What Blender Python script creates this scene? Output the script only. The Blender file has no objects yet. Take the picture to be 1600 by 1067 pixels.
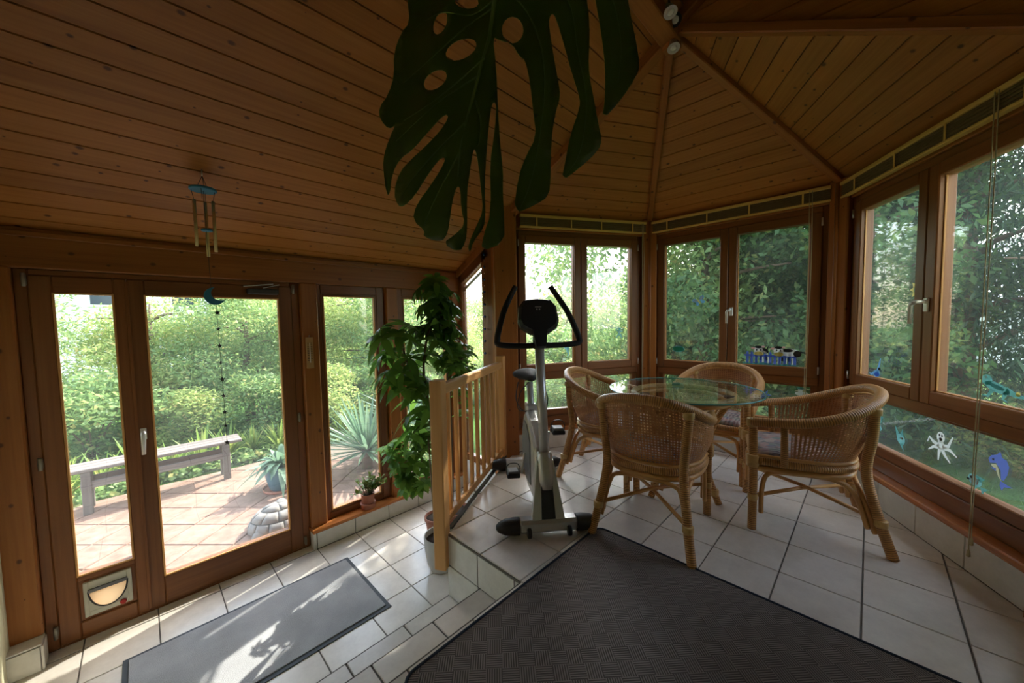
import bpy, bmesh, math, random
import numpy as np
from mathutils import Vector, Matrix
from mathutils.geometry import delaunay_2d_cdt
random.seed(7); RNG = np.random.default_rng(7)
SC = bpy.context.scene
COL = SC.collection
rad = math.radians
# ------------------------------------------------------------------ camera (1600 x 1067 frame)
CAM_Z = 1.79
FPX, PITCH, ROLL, YAW = 569.9, 0.0567, -0.01751, 0.79433
def _basis():
    cy, sy, cp, sp = math.cos(YAW), math.sin(YAW), math.cos(PITCH), math.sin(PITCH)
    fwd = Vector((sy*cp, cy*cp, -sp)); right = Vector((cy, -sy, 0)); up = right.cross(fwd)
    c, s = math.cos(ROLL), math.sin(ROLL)
    return c*right+s*up, -s*right+c*up, fwd
CR, CU, CF = _basis()
cd = bpy.data.cameras.new('camera'); cd.sensor_width = 36; cd.lens = FPX/1600*36; cd.clip_start = 0.02; cd.clip_end = 500
cam = bpy.data.objects.new('camera', cd); COL.objects.link(cam)
cam.matrix_world = Matrix(((CR.x, CU.x, -CF.x, 0), (CR.y, CU.y, -CF.y, 0), (CR.z, CU.z, -CF.z, CAM_Z), (0, 0, 0, 1)))
SC.camera = cam
# ------------------------------------------------------------------ world, sun, exposure
SUN_AZ, SUN_EL = rad(17), rad(42)          # azimuth from +X towards +Y
w = bpy.data.worlds.new('world'); SC.world = w; w.use_nodes = True
nt = w.node_tree; nt.nodes.clear()
wo = nt.nodes.new('ShaderNodeOutputWorld'); bg = nt.nodes.new('ShaderNodeBackground'); sky = nt.nodes.new('ShaderNodeTexSky')
sky.sky_type = 'NISHITA'; sky.sun_disc = False; sky.sun_elevation = SUN_EL; sky.sun_rotation = math.pi/2-SUN_AZ
sky.air_density = 1.2; sky.dust_density = 2.0; sky.ozone_density = 1.0
SKY_STRENGTH = 1.35
bg.inputs['Strength'].default_value = SKY_STRENGTH
tc = nt.nodes.new('ShaderNodeTexCoord'); mp_ = nt.nodes.new('ShaderNodeMapping'); mp_.inputs['Scale'].default_value = (1, 1, 2.6); cn_ = nt.nodes.new('ShaderNodeTexNoise'); cn_.inputs['Scale'].default_value = 2.2; cn_.inputs['Detail'].default_value = 6
cr_ = nt.nodes.new('ShaderNodeMapRange'); cr_.inputs['From Min'].default_value = .38; cr_.inputs['From Max'].default_value = .62; cr_.inputs['To Min'].default_value = .35; cr_.inputs['To Max'].default_value = .95
mx_ = nt.nodes.new('ShaderNodeMix'); mx_.data_type = 'RGBA'; mx_.inputs['B'].default_value = (1.0, 1.0, 1.0, 1)      # white cloud over hazy blue
nt.links.new(tc.outputs['Generated'], mp_.inputs['Vector']); nt.links.new(mp_.outputs[0], cn_.inputs['Vector']); nt.links.new(cn_.outputs['Fac'], cr_.inputs['Value']); nt.links.new(cr_.outputs[0], mx_.inputs['Factor']); nt.links.new(sky.outputs[0], mx_.inputs['A'])
nt.links.new(mx_.outputs['Result'], bg.inputs['Color']); nt.links.new(bg.outputs[0], wo.inputs['Surface'])
sd = bpy.data.lights.new('sun', 'SUN'); sd.energy = 6.8; sd.angle = rad(0.6); sd.color = (1, .95, .87)
sun = bpy.data.objects.new('sun', sd); COL.objects.link(sun)
sun.rotation_euler = Vector((math.cos(SUN_EL)*math.cos(SUN_AZ), math.cos(SUN_EL)*math.sin(SUN_AZ), math.sin(SUN_EL))).to_track_quat('Z', 'Y').to_euler()
sun.location = (6, 3, 9)
SC.view_settings.view_transform = 'Standard'; SC.view_settings.look = 'None'
SC.view_settings.gamma = 1; SC.view_settings.use_curve_mapping = False
SC.view_settings.exposure = 0.9
SC.cycles.use_denoising = True
SC.cycles.max_bounces = 10; SC.cycles.diffuse_bounces = 6; SC.cycles.transparent_max_bounces = 24
SC.cycles.sample_clamp_indirect = 6
# ------------------------------------------------------------------ materials
MATS = {}
class NB:
    def __init__(s, name):
        m = bpy.data.materials.new(name); m.use_nodes = True; s.m = m; s.t = m.node_tree; s.t.nodes.clear()
        s.out = s.n('ShaderNodeOutputMaterial')
    def n(s, t, **k):
        x = s.t.nodes.new(t)
        for a, b in k.items(): setattr(x, a, b)
        return x
    def l(s, a, b): s.t.links.new(a, b)
    def bsdf(s, rough=.5, metal=0, spec=.5, color=None):
        b = s.n('ShaderNodeBsdfPrincipled'); b.inputs['Roughness'].default_value = rough; b.inputs['Metallic'].default_value = metal
        b.inputs['Specular IOR Level'].default_value = spec
        if color: b.inputs['Base Color'].default_value = (*color, 1)
        s.l(b.outputs[0], s.out.inputs['Surface']); return b
    def math(s, op, a, b=None, c=None):
        x = s.n('ShaderNodeMath', operation=op)
        for i, v in enumerate((a, b, c)):
            if v is None: continue
            if isinstance(v, (int, float)): x.inputs[i].default_value = v
            else: s.l(v, x.inputs[i])
        return x.outputs[0]
    def mix(s, fac, a, b):
        x = s.n('ShaderNodeMix', data_type='RGBA')
        for sock, v in ((x.inputs['Factor'], fac), (x.inputs['A'], a), (x.inputs['B'], b)):
            if isinstance(v, (int, float)): sock.default_value = v
            elif isinstance(v, tuple): sock.default_value = (*v, 1)
            else: s.l(v, sock)
        return x.outputs['Result']
    def ramp(s, f, stops):
        x = s.n('ShaderNodeValToRGB'); e = x.color_ramp.elements
        while len(e) < len(stops): e.new(.5)
        for i, (p, c) in enumerate(stops): e[i].position = p; e[i].color = (*c, 1)
        s.l(f, x.inputs[0]); return x.outputs[0]
    def noise(s, vec, scale, detail=3, rough=.5):
        x = s.n('ShaderNodeTexNoise'); x.inputs['Scale'].default_value = scale; x.inputs['Detail'].default_value = detail
        x.inputs['Roughness'].default_value = rough
        if vec is not None: s.l(vec, x.inputs['Vector'])
        return x.outputs['Fac']
    def mapping(s, vec, scale=(1, 1, 1), rot=(0, 0, 0), loc=None):
        x = s.n('ShaderNodeMapping'); x.inputs['Scale'].default_value = scale; x.inputs['Rotation'].default_value = rot
        s.l(vec, x.inputs['Vector'])
        if loc is not None: s.l(loc, x.inputs['Location'])
        return x.outputs[0]
    def coord(s, which='Object'): return s.n('ShaderNodeTexCoord').outputs[which]
    def bump(s, h, b, strength=.3, dist=.01):
        x = s.n('ShaderNodeBump'); x.inputs['Strength'].default_value = strength; x.inputs['Distance'].default_value = dist
        s.l(h, x.inputs['Height']); s.l(x.outputs[0], b.inputs['Normal'])
def plain(name, c, rough=.5, metal=0, spec=.5, var=.08, vs=30):
    k = NB(name); b = k.bsdf(rough, metal, spec)
    f = k.noise(k.coord(), vs, 3)
    k.l(k.mix(f, tuple(x*(1-var) for x in c), tuple(min(1, x*(1+var)) for x in c)), b.inputs['Base Color'])
    MATS[name] = k.m
def wood(name, dark, mid, light, knots=True, rough=.45, knot_c=None):
    k = NB(name); b = k.bsdf(rough, 0, .35)
    uv = k.n('ShaderNodeUVMap').outputs[0]
    rnd = k.n('ShaderNodeObjectInfo').outputs['Random']
    big = k.noise(k.mapping(uv, (.9, 7, 1)), 1.0, 2)
    warp = k.mapping(uv, (1.6, 60, 1))
    grain = k.noise(warp, 1.0, 4, .6)
    f = k.math('ADD', k.math('MULTIPLY', grain, .65), k.math('MULTIPLY', big, .45))
    col = k.ramp(f, ((.28, dark), (.52, mid), (.75, light)))
    col = k.mix(k.math('MULTIPLY', rnd, .35), col, mid)
    hs = k.n('ShaderNodeHueSaturation'); k.l(col, hs.inputs['Color']); k.l(k.math('ADD', k.math('MULTIPLY', rnd, .3), .85), hs.inputs['Value'])
    col = hs.outputs[0]
    if knots:
        v = k.n('ShaderNodeTexVoronoi'); v.voronoi_dimensions = '2D'; v.inputs['Scale'].default_value = 8.5; v.inputs['Randomness'].default_value = 1
        k.l(k.mapping(uv, (.75, 1, 1)), v.inputs['Vector'])
        sep = k.n('ShaderNodeSeparateColor'); k.l(v.outputs['Color'], sep.inputs[0])
        size = k.math('MULTIPLY', k.math('SUBTRACT', sep.outputs[0], .40), .135)
        d = k.math('DIVIDE', v.outputs['Distance'], k.math('MAXIMUM', size, .0005))
        kf = k.n('ShaderNodeMapRange'); kf.inputs['From Min'].default_value = .7; kf.inputs['From Max'].default_value = 1.5
        kf.inputs['To Min'].default_value = .85; kf.inputs['To Max'].default_value = 0; k.l(d, kf.inputs['Value'])
        col = k.mix(kf.outputs[0], col, knot_c or tuple(x*.35 for x in dark))
    k.l(col, b.inputs['Base Color']); k.bump(grain, b, .15, .004); MATS[name] = k.m
wood('pine_ceiling', (.27, .096, .016), (.41, .155, .029), (.50, .210, .047), True, .42, (.07, .025, .008))
wood('pine_post', (.21, .068, .013), (.33, .116, .024), (.41, .160, .038), True, .4, (.08, .025, .008))
wood('frame_wood', (.15, .052, .014), (.22, .080, .024), (.28, .112, .036), False, .35)
wood('sill_wood', (.32, .10, .025), (.45, .16, .045), (.54, .21, .065), False, .25)
wood('rail_wood', (.54, .25, .075), (.68, .35, .12), (.76, .42, .165), False, .4)
wood('grey_wood', (.10, .082, .07), (.165, .138, .12), (.23, .20, .175), False, .8)
def tilemat(name, c1, c2, rough=.28):
    k = NB(name); b = k.bsdf(rough, 0, .5)
    rnd = k.n('ShaderNodeObjectInfo').outputs['Random']
    vec = k.n('ShaderNodeVectorMath', operation='ADD'); k.l(k.coord(), vec.inputs[0])
    cx = k.n('ShaderNodeCombineXYZ'); k.l(k.math('MULTIPLY', rnd, 37), cx.inputs[0]); k.l(k.math('MULTIPLY', rnd, 91), cx.inputs[1]); k.l(cx.outputs[0], vec.inputs[1])
    f = k.noise(vec.outputs[0], 9, 5, .65); g = k.noise(vec.outputs[0], 60, 2)
    col = k.ramp(k.math('ADD', k.math('MULTIPLY', f, .8), k.math('MULTIPLY', g, .2)), ((.3, c1), (.7, c2)))
    hs = k.n('ShaderNodeHueSaturation'); k.l(col, hs.inputs['Color']); k.l(k.math('ADD', k.math('MULTIPLY', rnd, .1), .95), hs.inputs['Value'])
    k.l(hs.outputs[0], b.inputs['Base Color']); k.bump(f, b, .08, .003)
    MATS[name] = k.m
tilemat('tile', (.66, .60, .53), (.82, .76, .68))
tilemat('tile_wall', (.62, .59, .52), (.78, .75, .68), .35)
tilemat('paver', (.15, .080, .052), (.31, .20, .15), .8)
plain('grout', (.16, .14, .12), .9); plain('paver_joint', (.16, .13, .10), .95)
plain('plaster', (.72, .68, .46), .85); plain('plaster_white', (.80, .79, .75), .9)
plain('metal', (.62, .60, .56), .32, .9); plain('hinge_metal', (.30, .27, .21), .4, .7); plain('white_metal', (.78, .75, .70), .35, .4); plain('dark_metal', (.06, .055, .05), .4, .6)
plain('black_plastic', (.018, .018, .02), .45); plain('grip', (.014, .014, .015), .75)
plain('silver_paint', (.60, .59, .57), .32, .45); plain('grey_plastic', (.16, .16, .17), .5); plain('pale_plastic', (.55, .54, .50), .45)
plain('bulb', (.85, .83, .78), .15); plain('screen', (.02, .025, .03), .12)
plain('beige_plastic', (.60, .57, .45), .5); plain('red_plastic', (.45, .02, .015), .35); plain('flap_plastic', (.82, .72, .58), .4)
plain('terracotta', (.35, .13, .08), .7); plain('ceramic', (.42, .40, .36), .55); plain('soil', (.035, .022, .014), .95, var=.5)
plain('blue_glaze', (.07, .16, .21), .3); plain('stone', (.22, .21, .195), .9, var=.25, vs=14); plain('stone_joint', (.15, .15, .14), .95)
plain('bark', (.16, .11, .075), .9, var=.4, vs=18); plain('stem_green', (.10, .16, .03), .6); plain('twig', (.20, .14, .08), .8)
plain('thread', (.05, .04, .03), .8); plain('cord', (.48, .40, .22), .7); plain('brass', (.60, .47, .22), .35, .8); plain('blue_enamel', (.03, .22, .36), .4)
plain('blind_rail', (.78, .53, .14), .45); plain('blind_slat', (.18, .115, .045), .5); plain('roof_slab', (.10, .09, .08), .9)
plain('house_white', (.80, .79, .76), .9); plain('house_roof', (.16, .10, .085), .85); plain('house_glass', (.05, .07, .09), .1)
plain('roof_pale', (.72, .74, .78), .6); plain('blue_bead', (.05, .09, .24), .2); plain('dark_slat', (.03, .028, .03), .7)
plain('tag_wood', (.50, .30, .12), .6); plain('ink', (.10, .06, .03), .7); plain('rug_border', (.018, .028, .05), .9); plain('mat_border', (.05, .06, .07), .7)
for nm, c in dict(white=(.85, .85, .82), black=(.015, .015, .02), blue=(.015, .11, .62), sky=(.06, .36, .62), teal=(.02, .38, .34), green=(.02, .42, .20), yellow=(.75, .62, .08), pink=(.72, .36, .30), aqua=(.15, .50, .50), straw=(.66, .60, .36)).items():
    k = NB('film_'+nm); b = k.bsdf(.35, 0, .4); f = k.noise(k.coord(), 40, 2); cc = k.mix(f, tuple(x*.93 for x in c), tuple(min(1, x*1.07) for x in c)); k.l(cc, b.inputs['Base Color'])
    t = k.n('ShaderNodeBsdfTranslucent'); k.l(k.mix(.45, cc, (.9, .9, .9)), t.inputs[0]); mx = k.n('ShaderNodeMixShader'); mx.inputs[0].default_value = .0 if nm == 'black' else .62
    k.l(b.outputs[0], mx.inputs[1]); k.l(t.outputs[0], mx.inputs[2]); k.l(mx.outputs[0], k.out.inputs['Surface']); MATS['film_'+nm] = k.m
def glass(name, tint, r0=.05, dust=.018, expo=5):
    k = NB(name); tr = k.n('ShaderNodeBsdfTransparent'); tr.inputs[0].default_value = (*tint, 1)
    gl = k.n('ShaderNodeBsdfGlossy'); gl.inputs['Roughness'].default_value = 0.0; gl.inputs['Color'].default_value = (1, 1, 1, 1)
    lw = k.n('ShaderNodeLayerWeight'); lw.inputs['Blend'].default_value = .5
    f = k.math('ADD', k.math('MULTIPLY', k.math('POWER', lw.outputs['Facing'], expo), 1-r0), r0)
    mx = k.n('ShaderNodeMixShader'); k.l(f, mx.inputs[0]); k.l(tr.outputs[0], mx.inputs[1]); k.l(gl.outputs[0], mx.inputs[2])
    du = k.n('ShaderNodeBsdfTranslucent'); du.inputs[0].default_value = (.9, .93, .92, 1)      # dust film on the pane
    m2 = k.n('ShaderNodeMixShader'); k.l(k.math('MULTIPLY', k.noise(k.coord(), 1.7, 3), dust*2), m2.inputs[0]); k.l(mx.outputs[0], m2.inputs[1]); k.l(du.outputs[0], m2.inputs[2])
    k.l(m2.outputs[0], k.out.inputs['Surface']); MATS[name] = k.m
glass('glass', (.97, .985, .975)); glass('table_glass', (.92, .965, .945), .045, .002, 6.5); plain('glass_edge', (.05, .20, .16), .1)
def leafmat(name, c1, c2, trans=.45, rough=.45, c3=None):
    k = NB(name); g = k.n('ShaderNodeNewGeometry').outputs['Random Per Island']
    stops = ((0, c1), (.85, c2), (1, c3)) if c3 else ((0, c1), (1, c2))
    col = k.ramp(g, stops)
    p = k.n('ShaderNodeBsdfPrincipled'); p.inputs['Roughness'].default_value = rough; p.inputs['Specular IOR Level'].default_value = .35
    k.l(col, p.inputs['Base Color'])
    t = k.n('ShaderNodeBsdfTranslucent')
    hs = k.n('ShaderNodeHueSaturation'); hs.inputs['Value'].default_value = 1.5; hs.inputs['Hue'].default_value = .485; k.l(col, hs.inputs['Color']); k.l(hs.outputs[0], t.inputs['Color'])
    mx = k.n('ShaderNodeMixShader'); mx.inputs[0].default_value = trans; k.l(p.outputs[0], mx.inputs[1]); k.l(t.outputs[0], mx.inputs[2])
    k.l(mx.outputs[0], k.out.inputs['Surface']); MATS[name] = k.m
leafmat('leaf_broad', (.12, .21, .075), (.26, .39, .14), .45, .5, (.46, .42, .16))
leafmat('leaf_light', (.21, .31, .09), (.40, .48, .16), .45, .5, (.56, .45, .20))
leafmat('leaf_dark', (.045, .11, .035), (.10, .20, .065), .4, .5, (.22, .26, .07))
leafmat('leaf_conifer', (.025, .06, .032), (.055, .115, .05), .2, .6)
leafmat('leaf_house', (.05, .135, .022), (.12, .26, .04), .55, .3)
leafmat('leaf_small', (.075, .19, .035), (.18, .34, .065), .55, .35, (.36, .42, .10))
leafmat('leaf_succulent', (.09, .16, .03), (.20, .27, .06), .2, .35, (.35, .16, .06))
leafmat('leaf_blade', (.13, .24, .05), (.32, .40, .10), .4, .5, (.50, .36, .12))
leafmat('leaf_yucca', (.10, .19, .12), (.20, .30, .20), .3, .4)
leafmat('leaf_grass', (.035, .11, .015), (.08, .20, .03), .3, .6)
k = NB('leaf_monstera'); b = k.bsdf(.35, 0, .5)
f = k.noise(k.coord(), 9, 3); k.l(k.ramp(f, ((.3, (.060, .105, .016)), (.7, (.095, .160, .024)))), b.inputs['Base Color'])
t = k.n('ShaderNodeBsdfTranslucent'); t.inputs[0].default_value = (.20, .30, .025, 1)
mx = k.n('ShaderNodeMixShader'); mx.inputs[0].default_value = .35; k.l(b.outputs[0], mx.inputs[1]); k.l(t.outputs[0], mx.inputs[2]); k.l(mx.outputs[0], k.out.inputs['Surface'])
MATS['leaf_monstera'] = k.m
plain('leaf_rib', (.14, .24, .05), .4)
k = NB('flap_glow'); d_ = k.n('ShaderNodeBsdfDiffuse'); d_.inputs[0].default_value = (.82, .72, .56, 1); t = k.n('ShaderNodeBsdfTranslucent'); t.inputs[0].default_value = (.95, .80, .58, 1)
mx = k.n('ShaderNodeMixShader'); mx.inputs[0].default_value = .75; k.l(d_.outputs[0], mx.inputs[1]); k.l(t.outputs[0], mx.inputs[2]); k.l(mx.outputs[0], k.out.inputs['Surface']); MATS['flap_glow'] = k.m
# rattan: wrapped cane with diagonal strands (uv in metres: u along, v around)
def rattan(name, c1, c2, wrap):
    k = NB(name); b = k.bsdf(.38, 0, .5); uv = k.n('ShaderNodeUVMap').outputs[0]
    f = k.noise(k.mapping(uv, (8, 60, 1)), 1, 3); col = k.ramp(f, ((.3, c1), (.7, c2)))
    if wrap:
        wv = k.n('ShaderNodeTexWave'); wv.inputs['Scale'].default_value = 1; wv.inputs['Distortion'].default_value = .6
        k.l(k.mapping(uv, (30, 18, 1)), wv.inputs['Vector'])
        col = k.mix(k.math('POWER', wv.outputs['Fac'], 3), col, tuple(x*.42 for x in c1)); k.bump(k.math('SUBTRACT', 1, wv.outputs['Fac']), b, .5, .003)
    k.l(col, b.inputs['Base Color']); MATS[name] = k.m
rattan('rattan_wrap', (.54, .25, .068), (.70, .36, .115), True); rattan('rattan', (.55, .265, .078), (.72, .40, .14), False)
rattan('rattan_band', (.56, .34, .12), (.70, .46, .18), False)
k = NB('cane'); uv = k.n('ShaderNodeUVMap').outputs[0]
p = k.n('ShaderNodeBsdfPrincipled'); p.inputs['Roughness'].default_value = .5
k.l(k.ramp(k.noise(k.mapping(uv, (25, 25, 1)), 1, 2), ((.3, (.40, .170, .062)), (.7, (.53, .245, .095)))), p.inputs['Base Color'])
sep = k.n('ShaderNodeSeparateXYZ'); k.l(k.mapping(uv, (1, 1, 1)), sep.inputs[0])
def tri(o): return k.math('ABSOLUTE', k.math('SUBTRACT', k.math('FRACT', k.math('MULTIPLY', o, 1/.0165)), .5))
hx, hy = tri(sep.outputs[0]), tri(sep.outputs[1])
d2 = k.math('ADD', k.math('MULTIPLY', hx, hx), k.math('MULTIPLY', hy, hy))
hole = k.math('LESS_THAN', d2, .075)
tr = k.n('ShaderNodeBsdfTransparent'); mx = k.n('ShaderNodeMixShader'); k.l(hole, mx.inputs[0]); k.l(p.outputs[0], mx.inputs[1]); k.l(tr.outputs[0], mx.inputs[2]); k.l(mx.outputs[0], k.out.inputs['Surface'])
MATS['cane'] = k.m
k = NB('cushion'); b = k.bsdf(.9, 0, .2); co = k.coord()
v = k.n('ShaderNodeTexVoronoi'); v.inputs['Scale'].default_value = 22; k.l(co, v.inputs['Vector'])
wv = k.n('ShaderNodeTexWave'); wv.inputs['Scale'].default_value = 12; wv.inputs['Distortion'].default_value = 9; k.l(co, wv.inputs['Vector'])
hs = k.n('ShaderNodeSeparateColor'); k.l(v.outputs['Color'], hs.inputs[0])
c1 = k.ramp(hs.outputs[0], ((0, (.06, .08, .16)), (.28, (.46, .34, .28)), (.5, (.10, .09, .11)), (.75, (.40, .20, .17)), (1, (.12, .20, .17))))
k.l(k.mix(k.math('MULTIPLY', wv.outputs['Fac'], .55), c1, (.50, .44, .40)), b.inputs['Base Color']); MATS['cushion'] = k.m
# basket-weave rug
k = NB('rug'); b = k.bsdf(.95, 0, .1); co = k.mapping(k.coord(), (1, 1, 1), (0, 0, rad(43)))
ck = k.n('ShaderNodeTexChecker'); ck.inputs['Scale'].default_value = 1/.058; k.l(co, ck.inputs['Vector'])
sx = k.n('ShaderNodeSeparateXYZ'); k.l(co, sx.inputs[0])
s1 = k.math('SINE', k.math('MULTIPLY', sx.outputs[0], 2*math.pi/.0085)); s2 = k.math('SINE', k.math('MULTIPLY', sx.outputs[1], 2*math.pi/.0085))
mf = k.n('ShaderNodeMix', data_type='FLOAT'); k.l(ck.outputs['Fac'], mf.inputs['Factor']); k.l(s1, mf.inputs['A']); k.l(s2, mf.inputs['B'])
h = k.math('ADD', k.math('MULTIPLY', mf.outputs['Result'], .5), .5)
k.l(k.mix(h, (.075, .064, .058), (.27, .235, .21)), b.inputs['Base Color']); k.bump(h, b, .4, .003); MATS['rug'] = k.m
k = NB('mat'); b = k.bsdf(.95, 0, .1); f = k.noise(k.coord(), 260, 2); g = k.noise(k.coord(), 6, 3)
k.l(k.mix(k.math('MULTIPLY', k.math('ADD', f, g), .5), (.17, .17, .175), (.52, .52, .525)), b.inputs['Base Color']); k.bump(f, b, .6, .004); MATS['mat'] = k.m
k = NB('lawn'); b = k.bsdf(.95, 0, .1); f = k.noise(k.coord(), 5, 4); g = k.noise(k.coord(), 90, 3)
k.l(k.ramp(k.math('ADD', k.math('MULTIPLY', f, .6), k.math('MULTIPLY', g, .4)), ((.3, (.03, .085, .012)), (.6, (.075, .16, .028)), (.8, (.13, .20, .05)))), b.inputs['Base Color']); k.bump(g, b, .7, .02); MATS['lawn'] = k.m
# ------------------------------------------------------------------ mesh building
def V(*a): return Vector(a)
class MB:
    def __init__(s): s.v = []; s.f = []; s.uv = []; s.mi = []; s.sm = []; s.cur = 0; s.smooth = False
    def face(s, idx, uvs): s.f.append(tuple(idx)); s.uv.append(uvs); s.mi.append(s.cur); s.sm.append(s.smooth)
    def box(s, c, ax, ay, az, ch=.003):
        """chamfered box: centre, three half-extent vectors; ax is the grain direction"""
        c, ax, ay, az = map(Vector, (c, ax, ay, az)); L = (ax.length, ay.length, az.length)
        u = [ax.normalized(), ay.normalized(), az.normalized()]; ch = min(ch, *(l*.45 for l in L)); b0 = len(s.v)
        ro, rv = random.uniform(0, 40), random.uniform(0, 40)
        idx = {}
        for sx in (-1, 1):
            for sy in (-1, 1):
                for sz in (-1, 1):
                    for k in range(3):
                        l = [sx*(L[0]-ch), sy*(L[1]-ch), sz*(L[2]-ch)]; l[k] = (sx, sy, sz)[k]*L[k]
                        idx[(sx, sy, sz, k)] = len(s.v); s.v.append(c+u[0]*l[0]+u[1]*l[1]+u[2]*l[2])
        def add(ids):
            pts = [s.v[i]-c for i in ids]
            n = (pts[1]-pts[0]).cross(pts[2]-pts[0]); m = sum(pts, Vector())/len(pts)
            if n.dot(m) < 0: ids = ids[::-1]; pts = pts[::-1]; n = -n
            k = max((0, 1, 2), key=lambda i: abs(n.normalized().dot(u[i])))
            if k == 0: uv = [(p.dot(u[1])+ro, p.dot(u[2])+rv) for p in pts]
            else: uv = [(p.dot(u[0])+ro, p.dot(u[3-k])+rv+k*.37) for p in pts]
            s.face(ids, uv)
        S = (-1, 1)
        for a in S:
            add([idx[(a, -1, -1, 0)], idx[(a, 1, -1, 0)], idx[(a, 1, 1, 0)], idx[(a, -1, 1, 0)]])
            add([idx[(-1, a, -1, 1)], idx[(1, a, -1, 1)], idx[(1, a, 1, 1)], idx[(-1, a, 1, 1)]])
            add([idx[(-1, -1, a, 2)], idx[(1, -1, a, 2)], idx[(1, 1, a, 2)], idx[(-1, 1, a, 2)]])
            for b in S:
                add([idx[(a, b, -1, 0)], idx[(a, b, 1, 0)], idx[(a, b, 1, 1)], idx[(a, b, -1, 1)]])
                add([idx[(a, -1, b, 0)], idx[(a, 1, b, 0)], idx[(a, 1, b, 2)], idx[(a, -1, b, 2)]])
                add([idx[(-1, a, b, 1)], idx[(1, a, b, 1)], idx[(1, a, b, 2)], idx[(-1, a, b, 2)]])
                for q in S: add([idx[(a, b, q, 0)], idx[(a, b, q, 1)], idx[(a, b, q, 2)]])
        return s
    def aabb(s, x0, x1, y0, y1, z0, z1, ch=.003):
        h = [(x1-x0)/2, (y1-y0)/2, (z1-z0)/2]; c = ((x0+x1)/2, (y0+y1)/2, (z0+z1)/2)
        E = [V(h[0], 0, 0), V(0, h[1], 0), V(0, 0, h[2])]; o = sorted(range(3), key=lambda i: -h[i])
        return s.box(c, E[o[0]], E[o[1]], E[o[2]], ch)
    def bar(s, p0, p1, w, h, up=(0, 0, 1), ch=.003):
        p0, p1 = Vector(p0), Vector(p1); d = (p1-p0).normalized(); up = Vector(up)
        if abs(d.dot(up)) > .98: up = V(1, 0, 0)
        side = d.cross(up).normalized(); up = side.cross(d)
        return s.box((p0+p1)/2, (p1-p0)/2, side*w/2, up*h/2, ch)
    def tube(s, pts, r, n=10, cap=True, closed=False, flat=None):
        pts = [Vector(p) for p in pts]; m = len(pts); rs = r if isinstance(r, (list, tuple)) else [r]*m
        T = []
        for i in range(m):
            a = pts[(i-1) % m] if closed or i > 0 else pts[0]; b = pts[(i+1) % m] if closed or i < m-1 else pts[-1]
            T.append((b-a).normalized())
        ref = V(0, 0, 1) if abs(T[0].z) < .9 else V(1, 0, 0)
        nrm = (ref-T[0]*ref.dot(T[0])).normalized(); b0 = len(s.v); ln = [0]
        for i in range(m):
            if i: nrm = (nrm-T[i]*nrm.dot(T[i])).normalized(); ln.append(ln[-1]+(pts[i]-pts[i-1]).length)
            bn = T[i].cross(nrm)
            for j in range(n):
                a = 2*math.pi*j/n; s.v.append(pts[i]+(nrm*math.cos(a)+bn*math.sin(a)*(flat or 1))*rs[i])
        per = 2*math.pi*max(rs); old = s.smooth; s.smooth = True
        rng = range(m if closed else m-1)
        for i in rng:
            i2 = (i+1) % m; u0, u1 = ln[i], (ln[i2] if i2 else ln[-1]+(pts[0]-pts[-1]).length)
            for j in range(n):
                j2 = (j+1) % n; v0, v1 = per*j/n, per*(j+1)/n
                s.face((b0+i*n+j, b0+i*n+j2, b0+i2*n+j2, b0+i2*n+j), [(u0, v0), (u0, v1), (u1, v1), (u1, v0)])
        s.smooth = old
        if cap and not closed:
            s.face([b0+j for j in range(n)][::-1], [(0, 0)]*n); s.face([b0+(m-1)*n+j for j in range(n)], [(0, 0)]*n)
        return s
    def lathe(s, prof, c=(0, 0, 0), n=24, axis=None, smooth=True):
        """prof: (r, z) from bottom to top about the axis (default z)"""
        c = Vector(c); R = axis.to_3x3() if axis is not None else Matrix.Identity(3); b0 = len(s.v); m = len(prof); old = s.smooth; s.smooth = smooth
        for r, z in prof:
            for j in range(n):
                a = 2*math.pi*j/n; s.v.append(c+R @ V(r*math.cos(a), r*math.sin(a), z))
        for i in range(m-1):
            for j in range(n):
                j2 = (j+1) % n
                s.face((b0+i*n+j, b0+i*n+j2, b0+(i+1)*n+j2, b0+(i+1)*n+j), [(j/n, prof[i][1]), ((j+1)/n, prof[i][1]), ((j+1)/n, prof[i+1][1]), (j/n, prof[i+1][1])])
        s.smooth = False
        s.face([b0+j for j in range(n)][::-1], [(0, 0)]*n); s.face([b0+(m-1)*n+j for j in range(n)], [(0, 0)]*n); s.smooth = old
        return s
    def prism(s, poly, ex, inset=0, uvu=None, uvv=None, ro=None):
        """poly: planar 3-D points; ex: extrusion vector (to the visible face, which is inset)"""
        P = [Vector(p) for p in poly]; ex = Vector(ex); nn = ex.normalized(); a = sum(((P[i]).cross(P[(i+1) % len(P)]) for i in range(len(P))), Vector()).dot(nn)
        if a < 0: P = P[::-1]
        n = len(P); uvu = Vector(uvu) if uvu is not None else (P[1]-P[0]).normalized(); uvv = Vector(uvv) if uvv is not None else nn.cross(uvu)
        ro = ro or (random.uniform(0, 40), random.uniform(0, 40))
        top = [p+ex for p in P]; low = P; rings = [P]
        if inset > 0:
            Q = []
            for i in range(n):
                e0 = (P[i]-P[i-1]).normalized(); e1 = (P[(i+1) % n]-P[i]).normalized(); b = nn.cross(e0)+nn.cross(e1)
                k = 1+e0.dot(e1)
                Q.append(P[i]+b*(inset/max(k, .25)))
            rings.append([p+ex*.62 for p in P]); rings.append([q+ex for q in Q])
        else: rings.append(top)
        b0 = len(s.v)
        for r in rings: s.v += r
        def uv(i): p = s.v[i]; return (p.dot(uvu)+ro[0], p.dot(uvv)+ro[1]+p.dot(nn))
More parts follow.
